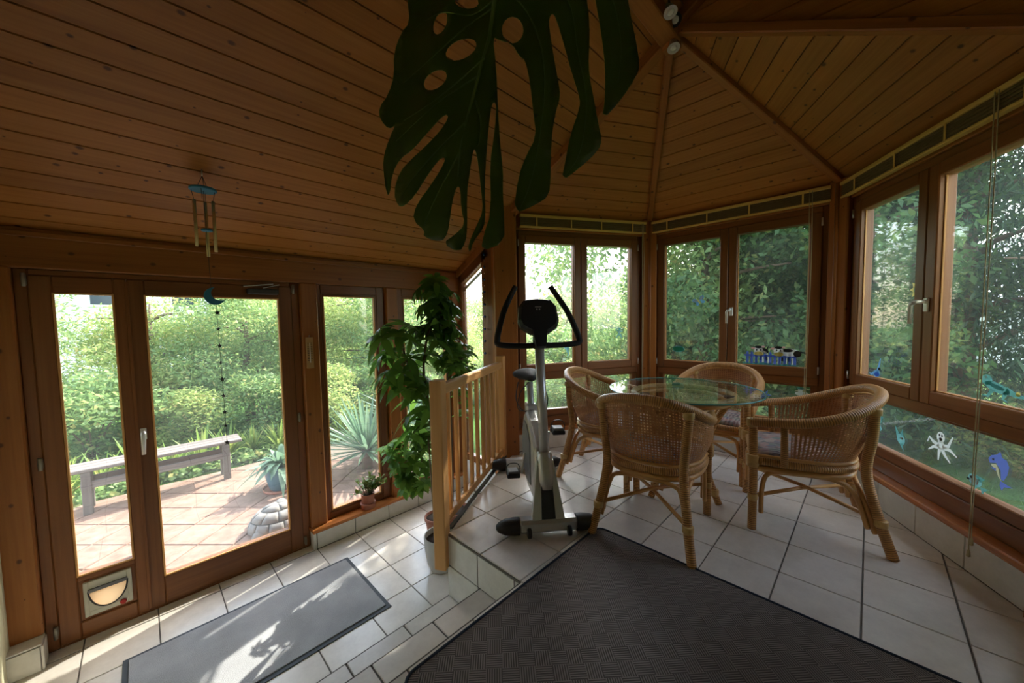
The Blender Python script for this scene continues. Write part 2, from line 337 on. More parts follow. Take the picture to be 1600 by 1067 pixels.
        for k in range(len(rings)-1):
            for i in range(n):
                j = (i+1) % n; ids = (b0+k*n+i, b0+k*n+j, b0+(k+1)*n+j, b0+(k+1)*n+i); s.face(ids, [uv(q) for q in ids])
        t = [b0+(len(rings)-1)*n+i for i in range(n)]; s.face(t, [uv(q) for q in t])
        bt = [b0+i for i in range(n)][::-1]; s.face(bt, [uv(q) for q in bt])
        return s
    def grid(s, fn, nu, nv, su=1, sv=1):
        b0 = len(s.v); old = s.smooth; s.smooth = True
        for i in range(nu+1):
            for j in range(nv+1): s.v.append(Vector(fn(i/nu, j/nv)))
        for i in range(nu):
            for j in range(nv):
                s.face((b0+i*(nv+1)+j, b0+(i+1)*(nv+1)+j, b0+(i+1)*(nv+1)+j+1, b0+i*(nv+1)+j+1), [(i/nu*su, j/nv*sv), ((i+1)/nu*su, j/nv*sv), ((i+1)/nu*su, (j+1)/nv*sv), (i/nu*su, (j+1)/nv*sv)])
        s.smooth = old; return s
    def mesh(s, name, mats):
        me = bpy.data.meshes.new(name); me.from_pydata([tuple(v) for v in s.v], [], s.f)
        ul = me.uv_layers.new(name='UVMap'); ul.data.foreach_set('uv', [c for fu in s.uv for p in fu for c in p])
        for m in (mats if isinstance(mats, (list, tuple)) else [mats]): me.materials.append(MATS[m])
        me.polygons.foreach_set('material_index', s.mi); me.polygons.foreach_set('use_smooth', s.sm); me.update()
        return me
    def build(s, name, mats, parent=None, mw=None): return obj(name, s.mesh(name, mats), parent, mw)
WM = {}
def obj(name, me, parent=None, mw=None):
    o = bpy.data.objects.new(name, me); COL.objects.link(o); m = mw or Matrix.Identity(4)
    if parent is not None: o.parent = parent; o.matrix_parent_inverse = WM[parent.name].inverted()
    o.matrix_basis = m; WM[o.name] = m.copy(); return o
def tag(o, label=None, cat=None, group=None, kind=None):
    for k, v in (('label', label), ('category', cat), ('group', group), ('kind', kind)):
        if v: o[k] = v
    return o
def thing(name, label, cat, loc=(0, 0, 0), rz=0, group=None):
    return tag(obj(name, None, None, Matrix.Translation(Vector(loc)) @ Matrix.Rotation(rz, 4, 'Z')), label, cat, group)
def struct(name, loc=(0, 0, 0)): return tag(obj(name, None, None, Matrix.Translation(Vector(loc))), kind='structure')
def dup(root, mw, label=None):
    def cp(o, par):
        c = o.copy(); COL.objects.link(c)
        if par is not None: c.parent = par
        for ch in o.children: cp(ch, c)
        return c
    c = cp(root, None); c.matrix_basis = mw
    if label: c['label'] = label
    return c
def place(x, y, z, rz=0, s=1): return Matrix.Translation(V(x, y, z)) @ Matrix.Rotation(rz, 4, 'Z') @ Matrix.Diagonal((s, s, s, 1))
def spline(ctrl, n=8, closed=False):
    P = [Vector(p) for p in ctrl]; m = len(P); out = []
    for i in range(m if closed else m-1):
        g = lambda k: P[k % m] if closed else P[min(max(k, 0), m-1)]
        p0, p1, p2, p3 = g(i-1), g(i), g(i+1), g(i+2)
        for j in range(n):
            t = j/n; out.append(.5*((2*p1)+(p2-p0)*t+(2*p0-5*p1+4*p2-p3)*t*t+(3*p1-p0-3*p2+p3)*t**3))
    if not closed: out.append(P[-1])
    return out
def clip(poly, keep):
    """clip convex/any 2-D polygon by half planes (nx, ny, d): nx*x+ny*y <= d"""
    for nx, ny, d in keep:
        out = []
        for i in range(len(poly)):
            a, b = poly[i-1], poly[i]; fa, fb = nx*a[0]+ny*a[1]-d, nx*b[0]+ny*b[1]-d
            if (fa <= 0) != (fb <= 0): t = fa/(fa-fb); out.append((a[0]+(b[0]-a[0])*t, a[1]+(b[1]-a[1])*t))
            if fb <= 0: out.append(b)
        poly = out
        if len(poly) < 3: return []
    q = []
    for p in poly:
        if not q or math.hypot(p[0]-q[-1][0], p[1]-q[-1][1]) > 1e-4: q.append(p)
    if len(q) > 2 and math.hypot(q[0][0]-q[-1][0], q[0][1]-q[-1][1]) < 1e-4: q.pop()
    return q if len(q) > 2 else []
def area2(p): return abs(sum(p[i-1][0]*p[i][1]-p[i][0]*p[i-1][1] for i in range(len(p))))/2
# ================================================================== THE SETTING
U = .564                                    # height of the raised floor above the lower floor
T1, T2 = .376, .188                         # the two treads between them
V1, V2, V3, V4, V5, V6 = V(2.38, 2.336), V(3.65, 1.617), V(3.65, .166), V(2.38, -.529), V(1.19, .15), V(1.19, 1.72)
EAVE = 2.775; APEX = V(2.385, .92, 3.556)
def roof_z(y): return 2.30+.55*(3.2-y)
TILES = {}
def tile(parent, poly, z, th=.010, mat='tile', ins=.0016):
    """one floor tile (polygon already without its joint), top at height z"""
    cx, cy = poly[0]; key = (mat, tuple((round(x-cx, 3), round(y-cy, 3)) for x, y in poly))
    if key not in TILES: TILES[key] = MB().prism([(x-cx, y-cy, -th) for x, y in poly], (0, 0, th), ins).mesh('tile', mat)
    return obj('paver' if mat == 'paver' else 'tile', TILES[key], parent, Matrix.Translation(V(cx, cy, z)))
def tile_grid(parent, ox, oy, px, py, xr, yr, z, keeps, joint=.006, mat='tile', minarea=.0015):
    for i in range(math.floor((xr[0]-ox)/px), math.ceil((xr[1]-ox)/px)):
        for j in range(math.floor((yr[0]-oy)/py), math.ceil((yr[1]-oy)/py)):
            a, b, c, d = ox+i*px+joint/2, ox+(i+1)*px-joint/2, oy+j*py+joint/2, oy+(j+1)*py-joint/2
            for keep in keeps:
                p = clip([(a, c), (b, c), (b, d), (a, d)], keep)
                if p and area2(p) > minarea: tile(parent, p, z, mat=mat)
def half(a, b):      # half plane to the right of a->b kept (interior for clockwise order)
    d = (b-a).normalized(); n = V(-d.y, d.x); return (n.x, n.y, n.dot(a))
HEX = [half(a, b) for a, b in ((V6, V1), (V1, V2), (V2, V3), (V3, V4))]
# --- lower floor
fl = struct('floor')
MB().aabb(-.62, 2.45, 1.40, 3.35, -.2, -.004, .001).build('slab', 'grout', fl)
below = half(V1+V(.35, .19), V6+V(-.0, 0))
tile_grid(fl, .90, 3.093, .304, .304, (-.62, 2.38), (1.725, 3.093), 0, [[(1, 0, 2.38), (-1, 0, .60), (0, -1, -1.73), (0, 1, 3.094)]])
for i in range(-5, 0): tile(fl, [(.90+.304*i+.003, 3.099), (.90+.304*(i+1)-.003, 3.099), (.90+.304*(i+1)-.003, 3.19), (.90+.304*i+.003, 3.19)], 0)
# --- steps
st = struct('floor_steps')
MB().aabb(-.62, 1.187, 1.44, 1.721, -.2, T2-.006, .001).build('step_block', 'grout', st)
MB().aabb(-.62, 1.187, 1.139, 1.436, -.2, T1-.006, .001).build('step_block', 'grout', st)
for i in range(-6, 0):
    a, b = 1.195+.298*i+.003, 1.195+.298*(i+1)-.005
    tile(st, [(a, 1.446), (b, 1.446), (b, 1.722), (a, 1.722)], T2); tile(st, [(a, 1.145), (b, 1.145), (b, 1.437), (a, 1.437)], T1)
    for y, z0, z1 in ((1.721, 0, T2-.012), (1.436, T2, T1-.012), (1.135, T1, U-.012)):
        MB().prism([(a, y, z0+.003), (b, y, z0+.003), (b, y, z1-.001), (a, y, z1-.001)], (0, .006, 0), .001).build('riser_tile', 'tile_wall', st)
for y, z in ((1.7245, T2), (1.4395, T1), (1.1385, U)): MB().aabb(-.62, 1.19, y-.0022, y+.003, z-.012, z-.0005, .0005).build('nosing', 'grout', st)
# --- raised floor: the hexagon and the room towards the camera
fu = struct('floor_raised')
outer = [(V6.x, V6.y), (V1.x, V1.y), (V2.x+.1, V2.y+.06), (V3.x+.1, V3.y-.06), (V4.x, V4.y-.06), (2.45, -1.75), (-.62, -1.75), (-.62, 1.133), (1.19, 1.133)]
MB().prism([(x, y, U-.20) for x, y in outer], (0, 0, .194)).build('slab', 'grout', fu)
tile_grid(fu, 1.195, 1.147, .298, .2885, (1.19, 3.70), (-.60, 2.4), U, [HEX+[(-1, 0, -1.193), (0, -1, .529)]])
tile_grid(fu, 1.195, 1.147, .298, .2885, (-.62, 1.195), (-1.75, 1.147), U, [[(1, 0, 1.195), (-1, 0, .60), (0, -1, 1.74), (0, 1, 1.136)]])
tile_grid(fu, 1.195, 1.147, .298, .2885, (1.195, 2.4), (-1.75, -.529), U, [[(1, 0, 2.385), (0, 1, -.529), (0, -1, 1.74)]])
# side of the platform facing the steps: two courses of wall tiles
MB().aabb(1.194, 1.30, 1.12, 1.715, -.05, U-.015, .001).build('platform_wall', 'grout', fu)
for j in range(3):
    y1 = 1.722-j*.272; y0 = max(y1-.266, 1.121)
    for z0, z1 in ((.380, U-.014), (.192, .374), (.004, .186)):
        MB().prism([(1.196, y0, z0), (1.196, y1, z0), (1.196, y1, z1), (1.196, y0, z1)], (-.009, 0, 0), .0015).build('wall_tile', 'tile_wall', fu)
MB().prism([(1.20, 1.725, -.05), (V1.x, V1.y, -.05), (V1.x, V1.y, U-.012), (1.20, 1.725, U-.012)], (-.0047, .0088, 0)).build('platform_wall', 'tile_wall', fu)
# --- ceiling: single planks on each roof face
PL = .113
def planks(parent, O, h, s, poly, th=.018):
    """poly in (h, s) coordinates on the plane O + h*a + s*b; planks run along h; visible face downwards/inwards"""
    h, s = Vector(h).normalized(), Vector(s).normalized(); n = h.cross(s)
    if n.z > 0 or (abs(n.z) < .01 and n.x > 0): n = -n
    b0, b1 = min(p[1] for p in poly), max(p[1] for p in poly); k = 0; b = b0
    while b < b1-.01:
        q = clip(poly, [(0, 1, b+PL-.0008), (0, -1, -b-.0008)])
        if q and area2(q) > 3e-4:
            pts = [Vector(O)+h*x+s*y-n*th for x, y in q]
            MB().prism(pts, n*th, .0032 if area2(q) > .02 else 0, h, s).build('plank', 'pine_ceiling', parent)
        b += PL
ce = struct('ceiling')
sl = V(0, -1, .55).normalized(); sc = math.sqrt(1+.55**2)
planks(ce, (0, 3.30, roof_z(3.30)), (1, 0, 0), sl, [(-.62, 0), (2.384, 0), (2.384, 5.02*sc), (-.62, 5.02*sc)])
cb = struct('ceiling_bay')
for a, b in ((V1, V2), (V2, V3), (V3, V4)):
    h = (b-a).normalized(); mid = (a+b)/2; inn = V(-h.y, h.x)
    if (V(2.38, .9)-mid).dot(inn) < 0: inn = -inn
    ap = V(APEX.x, APEX.y)-mid; rise = APEX.z-EAVE; run = ap.dot(inn); s = V(inn.x*run, inn.y*run, rise); Ls = s.length
    L = (b-a).length; off = ap.dot(h); e = .14
    k = (L/2)/Ls
    planks(cb, (mid.x, mid.y, EAVE), (h.x, h.y, 0), s, [(-L/2-k*e, -e), (L/2+k*e, -e), (off+.005, Ls-.006), (off-.005, Ls-.006)])
gb = struct('wall_gable')
ga = [(2.392, .92, APEX.z), (2.392, V4.y, EAVE), (2.392, -1.75, EAVE), (2.392, -1.75, roof_z(-1.75))]
planks(gb, (2.366, 0, 0), (0, 1, 0), (0, 0, 1), [(.92, 3.556), (-.529, 2.775), (-.63, 2.775), (-.63, 4.406)])
MB().prism([(2.386, .92, 3.556), (2.386, -.529, 2.775), (2.386, -.63, 2.775), (2.386, -.63, 4.406)], (.10, 0, 0)).build('gable_backing', 'roof_slab', gb)
# roof shell above the planks (keeps sun and rain out)
rs = struct('roof')
MB().prism([(x, y, roof_z(y)+.025) for x, y in ((-.80, 3.62), (2.52, 3.62), (2.52, 2.40), (2.41, 2.34), (2.41, -1.8), (-.80, -1.8))], (0, 0, .10)).build('roof_shell', 'roof_slab', rs)
for a, b in ((V1, V2), (V2, V3), (V3, V4)):
    c = V(2.38, .9); f = 1.17; z = EAVE-(APEX.z-EAVE)*.17
    p = [(c.x+(v.x-c.x)*f, c.y+(v.y-c.y)*f, z+.03) for v in (a, b)]
    MB().prism(p+[(APEX.x, APEX.y, APEX.z+.03)], (0, 0, .08)).build('roof_shell', 'roof_slab', rs)
# rafters under the planks
rf = struct('trim_rafters')
def rafter(p, q, w, h, drop): MB().bar(V(*p)+V(0, 0, -drop), V(*q)+V(0, 0, -drop), w, h, ch=.006).build('rafter', 'pine_post', rf)
A3 = (APEX.x, APEX.y, APEX.z)
rafter((V1.x, V1.y+.02, EAVE), A3, .085, .07, .035); rafter((V2.x, V2.y, EAVE), A3, .05, .05, .02); rafter((V3.x, V3.y, EAVE), A3, .05, .05, .02)
rafter((V4.x-.02, V4.y-.03, EAVE), (APEX.x-.02, APEX.y, APEX.z), .05, .05, .012); rafter((2.345, -1.7, roof_z(-1.7)), (2.345, APEX.y, APEX.z), .07, .06, .03); rafter((-.6, .92, APEX.z), A3, .11, .09, .05)
MB().lathe([(.050, -.09), (.056, -.08), (.056, .02)], (APEX.x, APEX.y, APEX.z-.03), 6, smooth=False).build('ridge_boss', 'pine_post', rf)
# --- left and back walls of the room (plaster)
for nm, bx in (('wall_left', (-.66, -.56, -1.8, 3.30, 0, 4.95)), ('wall_back', (-.66, 2.45, -1.85, -1.75, 0, 5.2)), ('wall_right', (2.392, 2.48, -1.80, -.56, 0, 5.0))):
    m = MB(); x0, x1, y0, y1, z0, z1 = bx
    if nm == 'wall_back': m.aabb(*bx, .001)
    elif nm == 'wall_left': m.prism([(x1, y1, 0), (x1, y0, 0), (x1, y0, roof_z(y0)), (x1, y1, roof_z(y1))], (-.1, 0, 0))
    else: m.prism([(x0, y1, 0), (x0, y0, 0), (x0, y0, roof_z(y0)), (x0, y1, roof_z(y1))], (.09, 0, 0))
    tag(m.build(nm, 'plaster'), kind='structure')
# --- garden wall: beam, posts, sill, tiled plinth
wf = struct('wall_front', (0, 3.2, 0))
MB().aabb(-.62, 2.44, 3.15, 3.31, 2.11, 2.32, .006).build('beam', 'pine_post', wf)
MB().aabb(-.62, 2.37, 3.135, 3.15, 2.272, 2.30, .004).build('moulding', 'pine_post', wf)
for x0, x1, z0 in ((-.60, -.45, .14), (.878, 1.0, .14), (1.578, 1.692, .14), (2.30, 2.44, 0)):
    MB().aabb(x0, x1, 3.14, 3.31, z0, 2.112, .008).build('post', 'pine_post', wf)
MB().aabb(.868, 2.38, 3.078, 3.21, .135, .160, .006).build('sill', 'sill_wood', wf)
MB().aabb(.885, 2.42, 3.106, 3.30, -.2, .134, .001).build('plinth', 'grout', wf)
MB().aabb(-.62, -.452, 3.06, 3.30, -.2, .134, .001).build('plinth', 'grout', wf)
xs = [.874, .90, 1.204, 1.508, 1.812, 2.116, 2.38]
for a, b in zip(xs, xs[1:]): MB().prism([(a+.003, 3.107, .002), (b-.003, 3.107, .002), (b-.003, 3.107, .131), (a+.003, 3.107, .131)], (0, -.011, 0), .0015).build('tile', 'tile_wall', wf)
MB().prism([(.884, 3.10, .002), (.884, 3.17, .002), (.884, 3.17, .131), (.884, 3.10, .131)], (-.009, 0, 0), .0015).build('tile', 'tile_wall', wf)
MB().prism([(-.61, 3.061, .002), (-.455, 3.061, .002), (-.455, 3.061, .131), (-.61, 3.061, .131)], (0, -.01, 0), .0015).build('tile', 'tile_wall', wf)
MB().prism([(-.452, 3.055, .002), (-.452, 3.16, .002), (-.452, 3.16, .131), (-.452, 3.055, .131)], (.009, 0, 0), .0015).build('tile', 'tile_wall', wf)
MB().aabb(-.61, -.448, 3.055, 3.16, .134, .143, .002).build('tile', 'tile_wall', wf)
# --- windows and door in the garden wall
def frame(m, x0, x1, z0, z1, wl, wr, wb, wt, y0, y1, ch=.006):
    """four bars round an opening in an XZ wall"""
    m.aabb(x0, x0+wl, y0, y1, z0, z1, ch); m.aabb(x1-wr, x1, y0, y1, z0, z1, ch)
    m.aabb(x0+wl-.001, x1-wr+.001, y0, y1, z0, z0+wb, ch); m.aabb(x0+wl-.001, x1-wr+.001, y0, y1, z1-wt, z1, ch); return m
def pane_xz(x0, x1, z0, z1, y, parent, nm='pane'): return MB().aabb(x0, x1, y-.003, y+.003, z0, z1, .001).build(nm, 'glass', parent)
def bead_xz(x0, x1, z0, z1, y, parent): return frame(MB(), x0, x1, z0, z1, .010, .010, .010, .010, y-.012, y, .002).build('glazing_bead', 'rail_wood', parent)
d1 = struct('door_1', (.2, 3.2, 0))
frame(MB(), -.452, .88, .0, 2.112, .05, .06, .012, .035, 3.185, 3.27).build('door_frame', 'frame_wood', d1)
la = MB(); frame(la, -.405, -.0445, .014, 2.078, .080, .054, .094, .092, 3.178, 3.245); la.aabb(-.326, -.097, 3.178, 3.245, .346, .374, .004); leafA = la.build('door_leaf', 'frame_wood', d1)
pane_xz(-.327, -.098, .374, 1.987, 3.215, leafA); bead_xz(-.327, -.097, .373, 1.988, 3.19, leafA)
MB().aabb(-.052, -.037, 3.168, 3.18, .03, 2.06, .002).build('meeting_strip', 'frame_wood', leafA)
frame(MB(), -.327, -.096, .104, .350, .045, .045, .050, .068, 3.190, 3.225, .004).build('kick_panel', 'frame_wood', leafA)
lb = MB(); frame(lb, -.0435, .828, .014, 2.078, .072, .088, .183, .092, 3.178, 3.245); leafB = lb.build('door_leaf', 'frame_wood', d1)
pane_xz(.026, .742, .196, 1.987, 3.215, leafB); bead_xz(.026, .742, .195, 1.988, 3.19, leafB)
# handle
hd = MB().aabb(-.032, -.004, 3.166, 3.179, 1.10, 1.17, .003).build('handle_plate', 'white_metal', leafB)
MB().tube([(-.018, 3.17, 1.15), (-.018, 3.125, 1.15), (-.019, 3.118, 1.14), (-.023, 3.118, 1.02)], [.011, .011, .012, .009], 10).build('handle', 'white_metal', leafB)
for lf, x, zs in ((leafB, .838, (.07, 1.066, 2.06)), (leafA, -.414, (.11, 1.063, 2.05))):
    for z in zs: MB().tube([(x, 3.165, z-.035), (x, 3.165, z-.004), (x, 3.165, z+.035)], [.008, .009, .008], 8).box((x, 3.178, z), (.0, 0, .028), (.009, 0, 0), (0, .004, 0)).build('hinge', 'hinge_metal', lf)
# door closer on the wide leaf
dc = MB().aabb(.545, .735, 3.13, 3.178, 2.012, 2.052, .006).build('door_closer', 'dark_metal', d1); dc['label'] = 'black door closer box with arm'
MB().bar((.64, 3.15, 2.058), (.74, 3.13, 2.085), .018, .006).bar((.70, 3.13, 2.088), (.52, 3.12, 2.062), .016, .006).build('closer_arm', 'metal', dc)
# cat flap
_m = frame(MB(), -.307, -.115, .128, .330, .020, .020, .028, .052, 3.170, 3.190, .003)
for _s in (-1, 1):
    _m.prism([(-.211+_s*.077, 3.172, .155), (-.211+_s*.02, 3.172, .155)]+[(-.211+_s*.078*math.cos(rad(a)), 3.172, .275+.118*math.sin(rad(a))) for a in (-75, -60, -45, -30, -15, 0)]+[(-.211+_s*.079, 3.172, .27)], (0, .010, 0))
cf = _m.build('cat_flap', 'beige_plastic', d1); cf['label'] = 'beige plastic cat flap'
arc = [(-.211+.078*math.cos(rad(a)), 3.180, .275+.118*math.sin(rad(a))) for a in range(180, 361, 12)]
MB().prism(arc, (0, -.004, 0)).build('flap', 'flap_glow', cf)
plate = [(-.287, .155), (-.135, .155), (-.135, .279), (-.287, .279)]
MB().tube([p for p in [(x, 3.170, z) for x, _, z in arc]], .004, 6).build('flap_seal', 'black_plastic', cf)
MB().aabb(-.290, -.132, 3.160, 3.172, .268, .288, .002).build('flap_hinge', 'grey_plastic', cf)
MB().lathe([(.014, 0), (.014, .012), (.010, .016)], (-.155, 3.170, .147), 14, Matrix.Rotation(rad(90), 4, 'X')).build('lock_knob', 'red_plastic', cf)
for nm, x0, x1, p0, p1 in (('window_1', 1.0, 1.578, 1.052, 1.486), ('window_2', 1.692, 2.30, 1.768, 2.245)):
    wn = struct(nm, ((x0+x1)/2, 3.2, .16))
    frame(MB(), x0, x1, .16, 2.112, p0-x0-.016, x1-p1-.016, .055, .075, 3.182, 3.26).build('window_frame', 'frame_wood', wn)
    frame(MB(), p0-.018, p1+.018, .213, 2.040, .018, .018, .018, .018, 3.19, 3.235, .003).build('sash', 'frame_wood', wn)
    pane_xz(p0, p1, .228, 2.022, 3.215, wn); bead_xz(p0, p1, .228, 2.022, 3.196, wn)
# --- side wall with the raked window (plane x = 2.41)
we = struct('wall_side', (2.42, 2.8, 0))
def yz(m, pts, x0, x1): return m.prism([(x0, y, z) for y, z in pts], (x1-x0, 0, 0), 0, (0, 0, 1), (0, 1, 0))
MB().aabb(2.385, 2.52, 2.345, 2.46, 0, 2.72, .008).build('post', 'pine_post', we)
MB().aabb(2.375, 2.50, 2.46, 2.60, 0, 2.66, .006).build('post', 'pine_post', we)
yz(MB(), [(2.46, roof_z(2.46)), (3.16, roof_z(3.16)), (3.16, roof_z(3.16)-.07), (2.46, roof_z(2.46)-.07)], 2.48, 2.375).build('raking_trim', 'pine_post', we)
yz(MB(), [(2.6, 0), (3.3, 0), (3.3, .30), (2.6, .30)], 2.50, 2.40).build('plinth', 'plaster_white', we)
wn = struct('window_3', (2.42, 2.93, .3))
m = MB()
def bar_yz(a, b, wd): m.bar((2.435, a[0], a[1]), (2.435, b[0], b[1]), .07, wd, (0, 0, 1) if abs(b[0]-a[0]) > .01 else (0, 1, 0), .006)
m.aabb(2.40, 2.47, 2.60, 2.772, .30, roof_z(2.69)-.07, .006); m.aabb(2.40, 2.47, 3.093, 3.16, .30, roof_z(3.13)-.06, .006); m.aabb(2.40, 2.47, 2.76, 3.10, .30, .37, .006)
bar_yz((2.68, roof_z(2.68)-.115), (3.13, roof_z(3.13)-.115), .09); m.build('window_frame', 'frame_wood', wn)
yz(MB(), [(2.765, .36), (3.10, .36), (3.10, roof_z(3.10)-.14), (2.765, roof_z(2.765)-.14)], 2.432, 2.438).build('pane', 'glass', wn)
yz(MB(), [(2.772, roof_z(2.772)-.20), (3.09, roof_z(3.09)-.20), (3.09, roof_z(3.09)-.235), (2.772, roof_z(2.772)-.235)], 2.455, 2.445).build('glazing_bar', 'metal', wn)
# --- the three bay walls
def bay(n, a, b, du, handle, wname):
    d2 = (b-a).normalized(); inn2 = V(-d2.y, d2.x)
    if (V(2.38, .9)-a).dot(inn2) < 0: inn2 = -inn2
    L = (b-a).length; d = V(d2.x, d2.y, 0); inn = V(inn2.x, inn2.y, 0); O = V(a.x, a.y, 0)
    def pt(u, q, z): return O+d*(u+du)+inn*q+V(0, 0, z)     # q: distance into the room from the tile face
    def ptr(u, q, z): return O+d*u+inn*q+V(0, 0, z)
    def hb(m, u0, u1, q0, q1, z0, z1, ch=.005, P=pt):
        c = P((u0+u1)/2, (q0+q1)/2, (z0+z1)/2); e = [d*(u1-u0)/2, inn*(q1-q0)/2, V(0, 0, (z1-z0)/2)]; e.sort(key=lambda x: -x.length); return m.box(c, *e, ch)
    wl = struct(wname, (a+(b-a)/2).to_3d() if False else (a.x/2+b.x/2, a.y/2+b.y/2, U))
    hb(MB(), -.05, L+.05, -.16, -.012, 2.62, 2.80, .005, ptr).build('top_plate', 'pine_post', wl)
    hb(MB(), -.04, L+.04, -.16, -.012, -.15, .735, .002, ptr).build('knee_wall', 'grout', wl)
    hb(MB(), -.01, L+.01, -.06, .030, .748, .776, .006, ptr).build('sill', 'sill_wood', wl)
    hb(MB(), 0, L, -.06, .006, .726, .748, .003, ptr).build('sill_fillet', 'sill_wood', wl)
    k = 5; tw = .298; u = .02 if n != 6 else -.115
    while u < L-.02:
        u0, u1 = max(u, 0)+.003, min(u+tw, L)-.003
        if u1-u0 > .02: MB().prism([ptr(u0, -.011, U+.002), ptr(u1, -.011, U+.002), ptr(u1, -.011, .742), ptr(u0, -.011, .742)], inn*.011, .0015).build('tile', 'tile_wall', wl)
        u += tw
    wn = struct('window_%d' % n, tuple(ptr(L/2, -.05, .776)))
    m = MB(); hb(m, -.02-du, .082, -.12, -.035, .776, 2.62, P=pt); hb(m, 1.340, L+.02-du, -.12, -.035, .776, 2.62)
    hb(m, .081, 1.341, -.12, -.035, 2.572, 2.622); hb(m, .081, 1.341, -.12, -.035, .776, .868); hb(m, .081, 1.341, -.12, -.030, 1.236, 1.300)
    m.build('window_frame', 'frame_wood', wn)
    m = MB(); hb(m, .081, .13, -.10, -.045, .868, 1.237); hb(m, 1.292, 1.341, -.10, -.045, .868, 1.237); hb(m, .129, 1.293, -.10, -.045, .868, .930); hb(m, .129, 1.293, -.10, -.045, 1.222, 1.238); m.build('lower_frame', 'frame_wood', wn)
    hb(MB(), .128, 1.294, -.083, -.077, .928, 1.224, .001).build('pane', 'glass', wn)
    for s0, s1, p0, p1 in ((.076, .706, .146, .640), (.710, 1.340, .776, 1.266)):
        m = MB(); hb(m, s0, p0, -.095, -.018, 1.300, 2.574); hb(m, p1, s1, -.095, -.018, 1.300, 2.574); hb(m, p0-.001, p1+.001, -.095, -.018, 1.300, 1.372); hb(m, p0-.001, p1+.001, -.095, -.018, 2.505, 2.574)
        sh = m.build('sash', 'frame_wood', wn)
        hb(MB(), p0-.004, p1+.004, -.059, -.053, 1.368, 2.509, .001).build('pane', 'glass', sh)
        m = MB(); hb(m, p0, p0+.006, -.052, -.043, 1.372, 2.505, .002); hb(m, p1-.006, p1, -.052, -.043, 1.372, 2.505, .002); hb(m, p0, p1, -.052, -.043, 1.372, 1.378, .002); m.build('glazing_bead', 'rail_wood', sh)
        hx = s0 if s0 < .5 else s1
        for z in (1.36, 2.50):
            m = MB(); m.tube([pt(hx, -.012, z-.03), pt(hx, -.012, z+.03)], .007, 8); m.build('hinge', 'metal', sh)
        if handle and s0 > .5:
            m = MB(); hb(m, .722, .752, -.020, -.008, 1.80, 1.875, .003); m.build('handle_plate', 'white_metal', sh)
            m = MB().tube([pt(.737, -.012, 1.855), pt(.737, .03, 1.855), pt(.735, .04, 1.848), pt(.722, .042, 1.846), pt(.716, .042, 1.835), pt(.716, .042, 1.735)], [.010, .010, .011, .010, .010, .009], 10); m.build('handle', 'white_metal', sh)
    return pt, ptr, d, inn, L
BAY = {4: bay(4, V1, V2, 0, False, 'wall_bay_left'), 5: bay(5, V2, V3, 0, True, 'wall_bay_middle'), 6: bay(6, V3, V4, .03, True, 'wall_bay_right')}
# posts at the corners of the bay
pb = struct('trim_posts')
for (x, y), (sx, sy), rz, z0, z1 in (((V1.x-.045, V1.y+.035), (.20, .14), rad(-38), 0, EAVE+.03), ((V2.x+.02, V2.y+.01), (.15, .13), rad(30), 0, EAVE), ((V3.x+.02, V3.y-.015), (.15, .13), rad(-30), 0, EAVE), ((V4.x+.02, V4.y-.04), (.16, .14), rad(30), 0, EAVE)):
    c, s = math.cos(rz), math.sin(rz)
    MB().box((x, y, (z0+z1)/2), (0, 0, (z1-z0)/2), V(c, s, 0)*sx/2, V(-s, c, 0)*sy/2, .008).build('post', 'pine_post', pb)
for a, q in ((V2, (-.05, -.03)), (V3, (-.05, .03))):
    MB().tube([(a.x+q[0], a.y+q[1], .78), (a.x+q[0], a.y+q[1], EAVE-.03)], .012, 8).build('corner_bead', 'pine_post', pb)
# ================================================================== FURNITURE
# --- woven rug and door mat
def rounded(x0, x1, y0, y1, r, n=5):
    P = []
    for cx, cy, a0 in ((x1-r, y1-r, 0), (x0+r, y1-r, 90), (x0+r, y0+r, 180), (x1-r, y0+r, 270)):
        for i in range(n+1): a = rad(a0+90*i/n); P.append((cx+r*math.cos(a), cy+r*math.sin(a)))
    return P
rug = thing('rug', 'large dark grey basket-weave rug with navy edging on the raised floor', 'rug', (1.19, .1, U))
rp = rounded(.56, 1.83, -1.15, 1.112, .05)
def lift(x, y): return U+.002+.010*math.exp(-(((x-1.83)/.12)**2+((y-1.03)/.10)**2))
b1 = MB(); b1.prism([(x, y, U+.0005) for x, y in rp], (0, 0, .006), .002).build('weave', 'rug', rug)
MB().tube([(x, y, U+.005) for x, y in rp], .0065, 8, closed=True).build('edging', 'rug_border', rug)
mt = thing('door_mat', 'grey ribbed door mat with dark rubber border in front of the glass door', 'door mat', (.44, 2.46, 0))
MB().aabb(-.158, 1.022, 2.112, 2.812, .0005, .005, .002).build('rubber_border', 'mat_border', mt)
MB().aabb(-.135, 0.998, 2.140, 2.788, .004, .011, .003).build('pile', 'mat', mt)
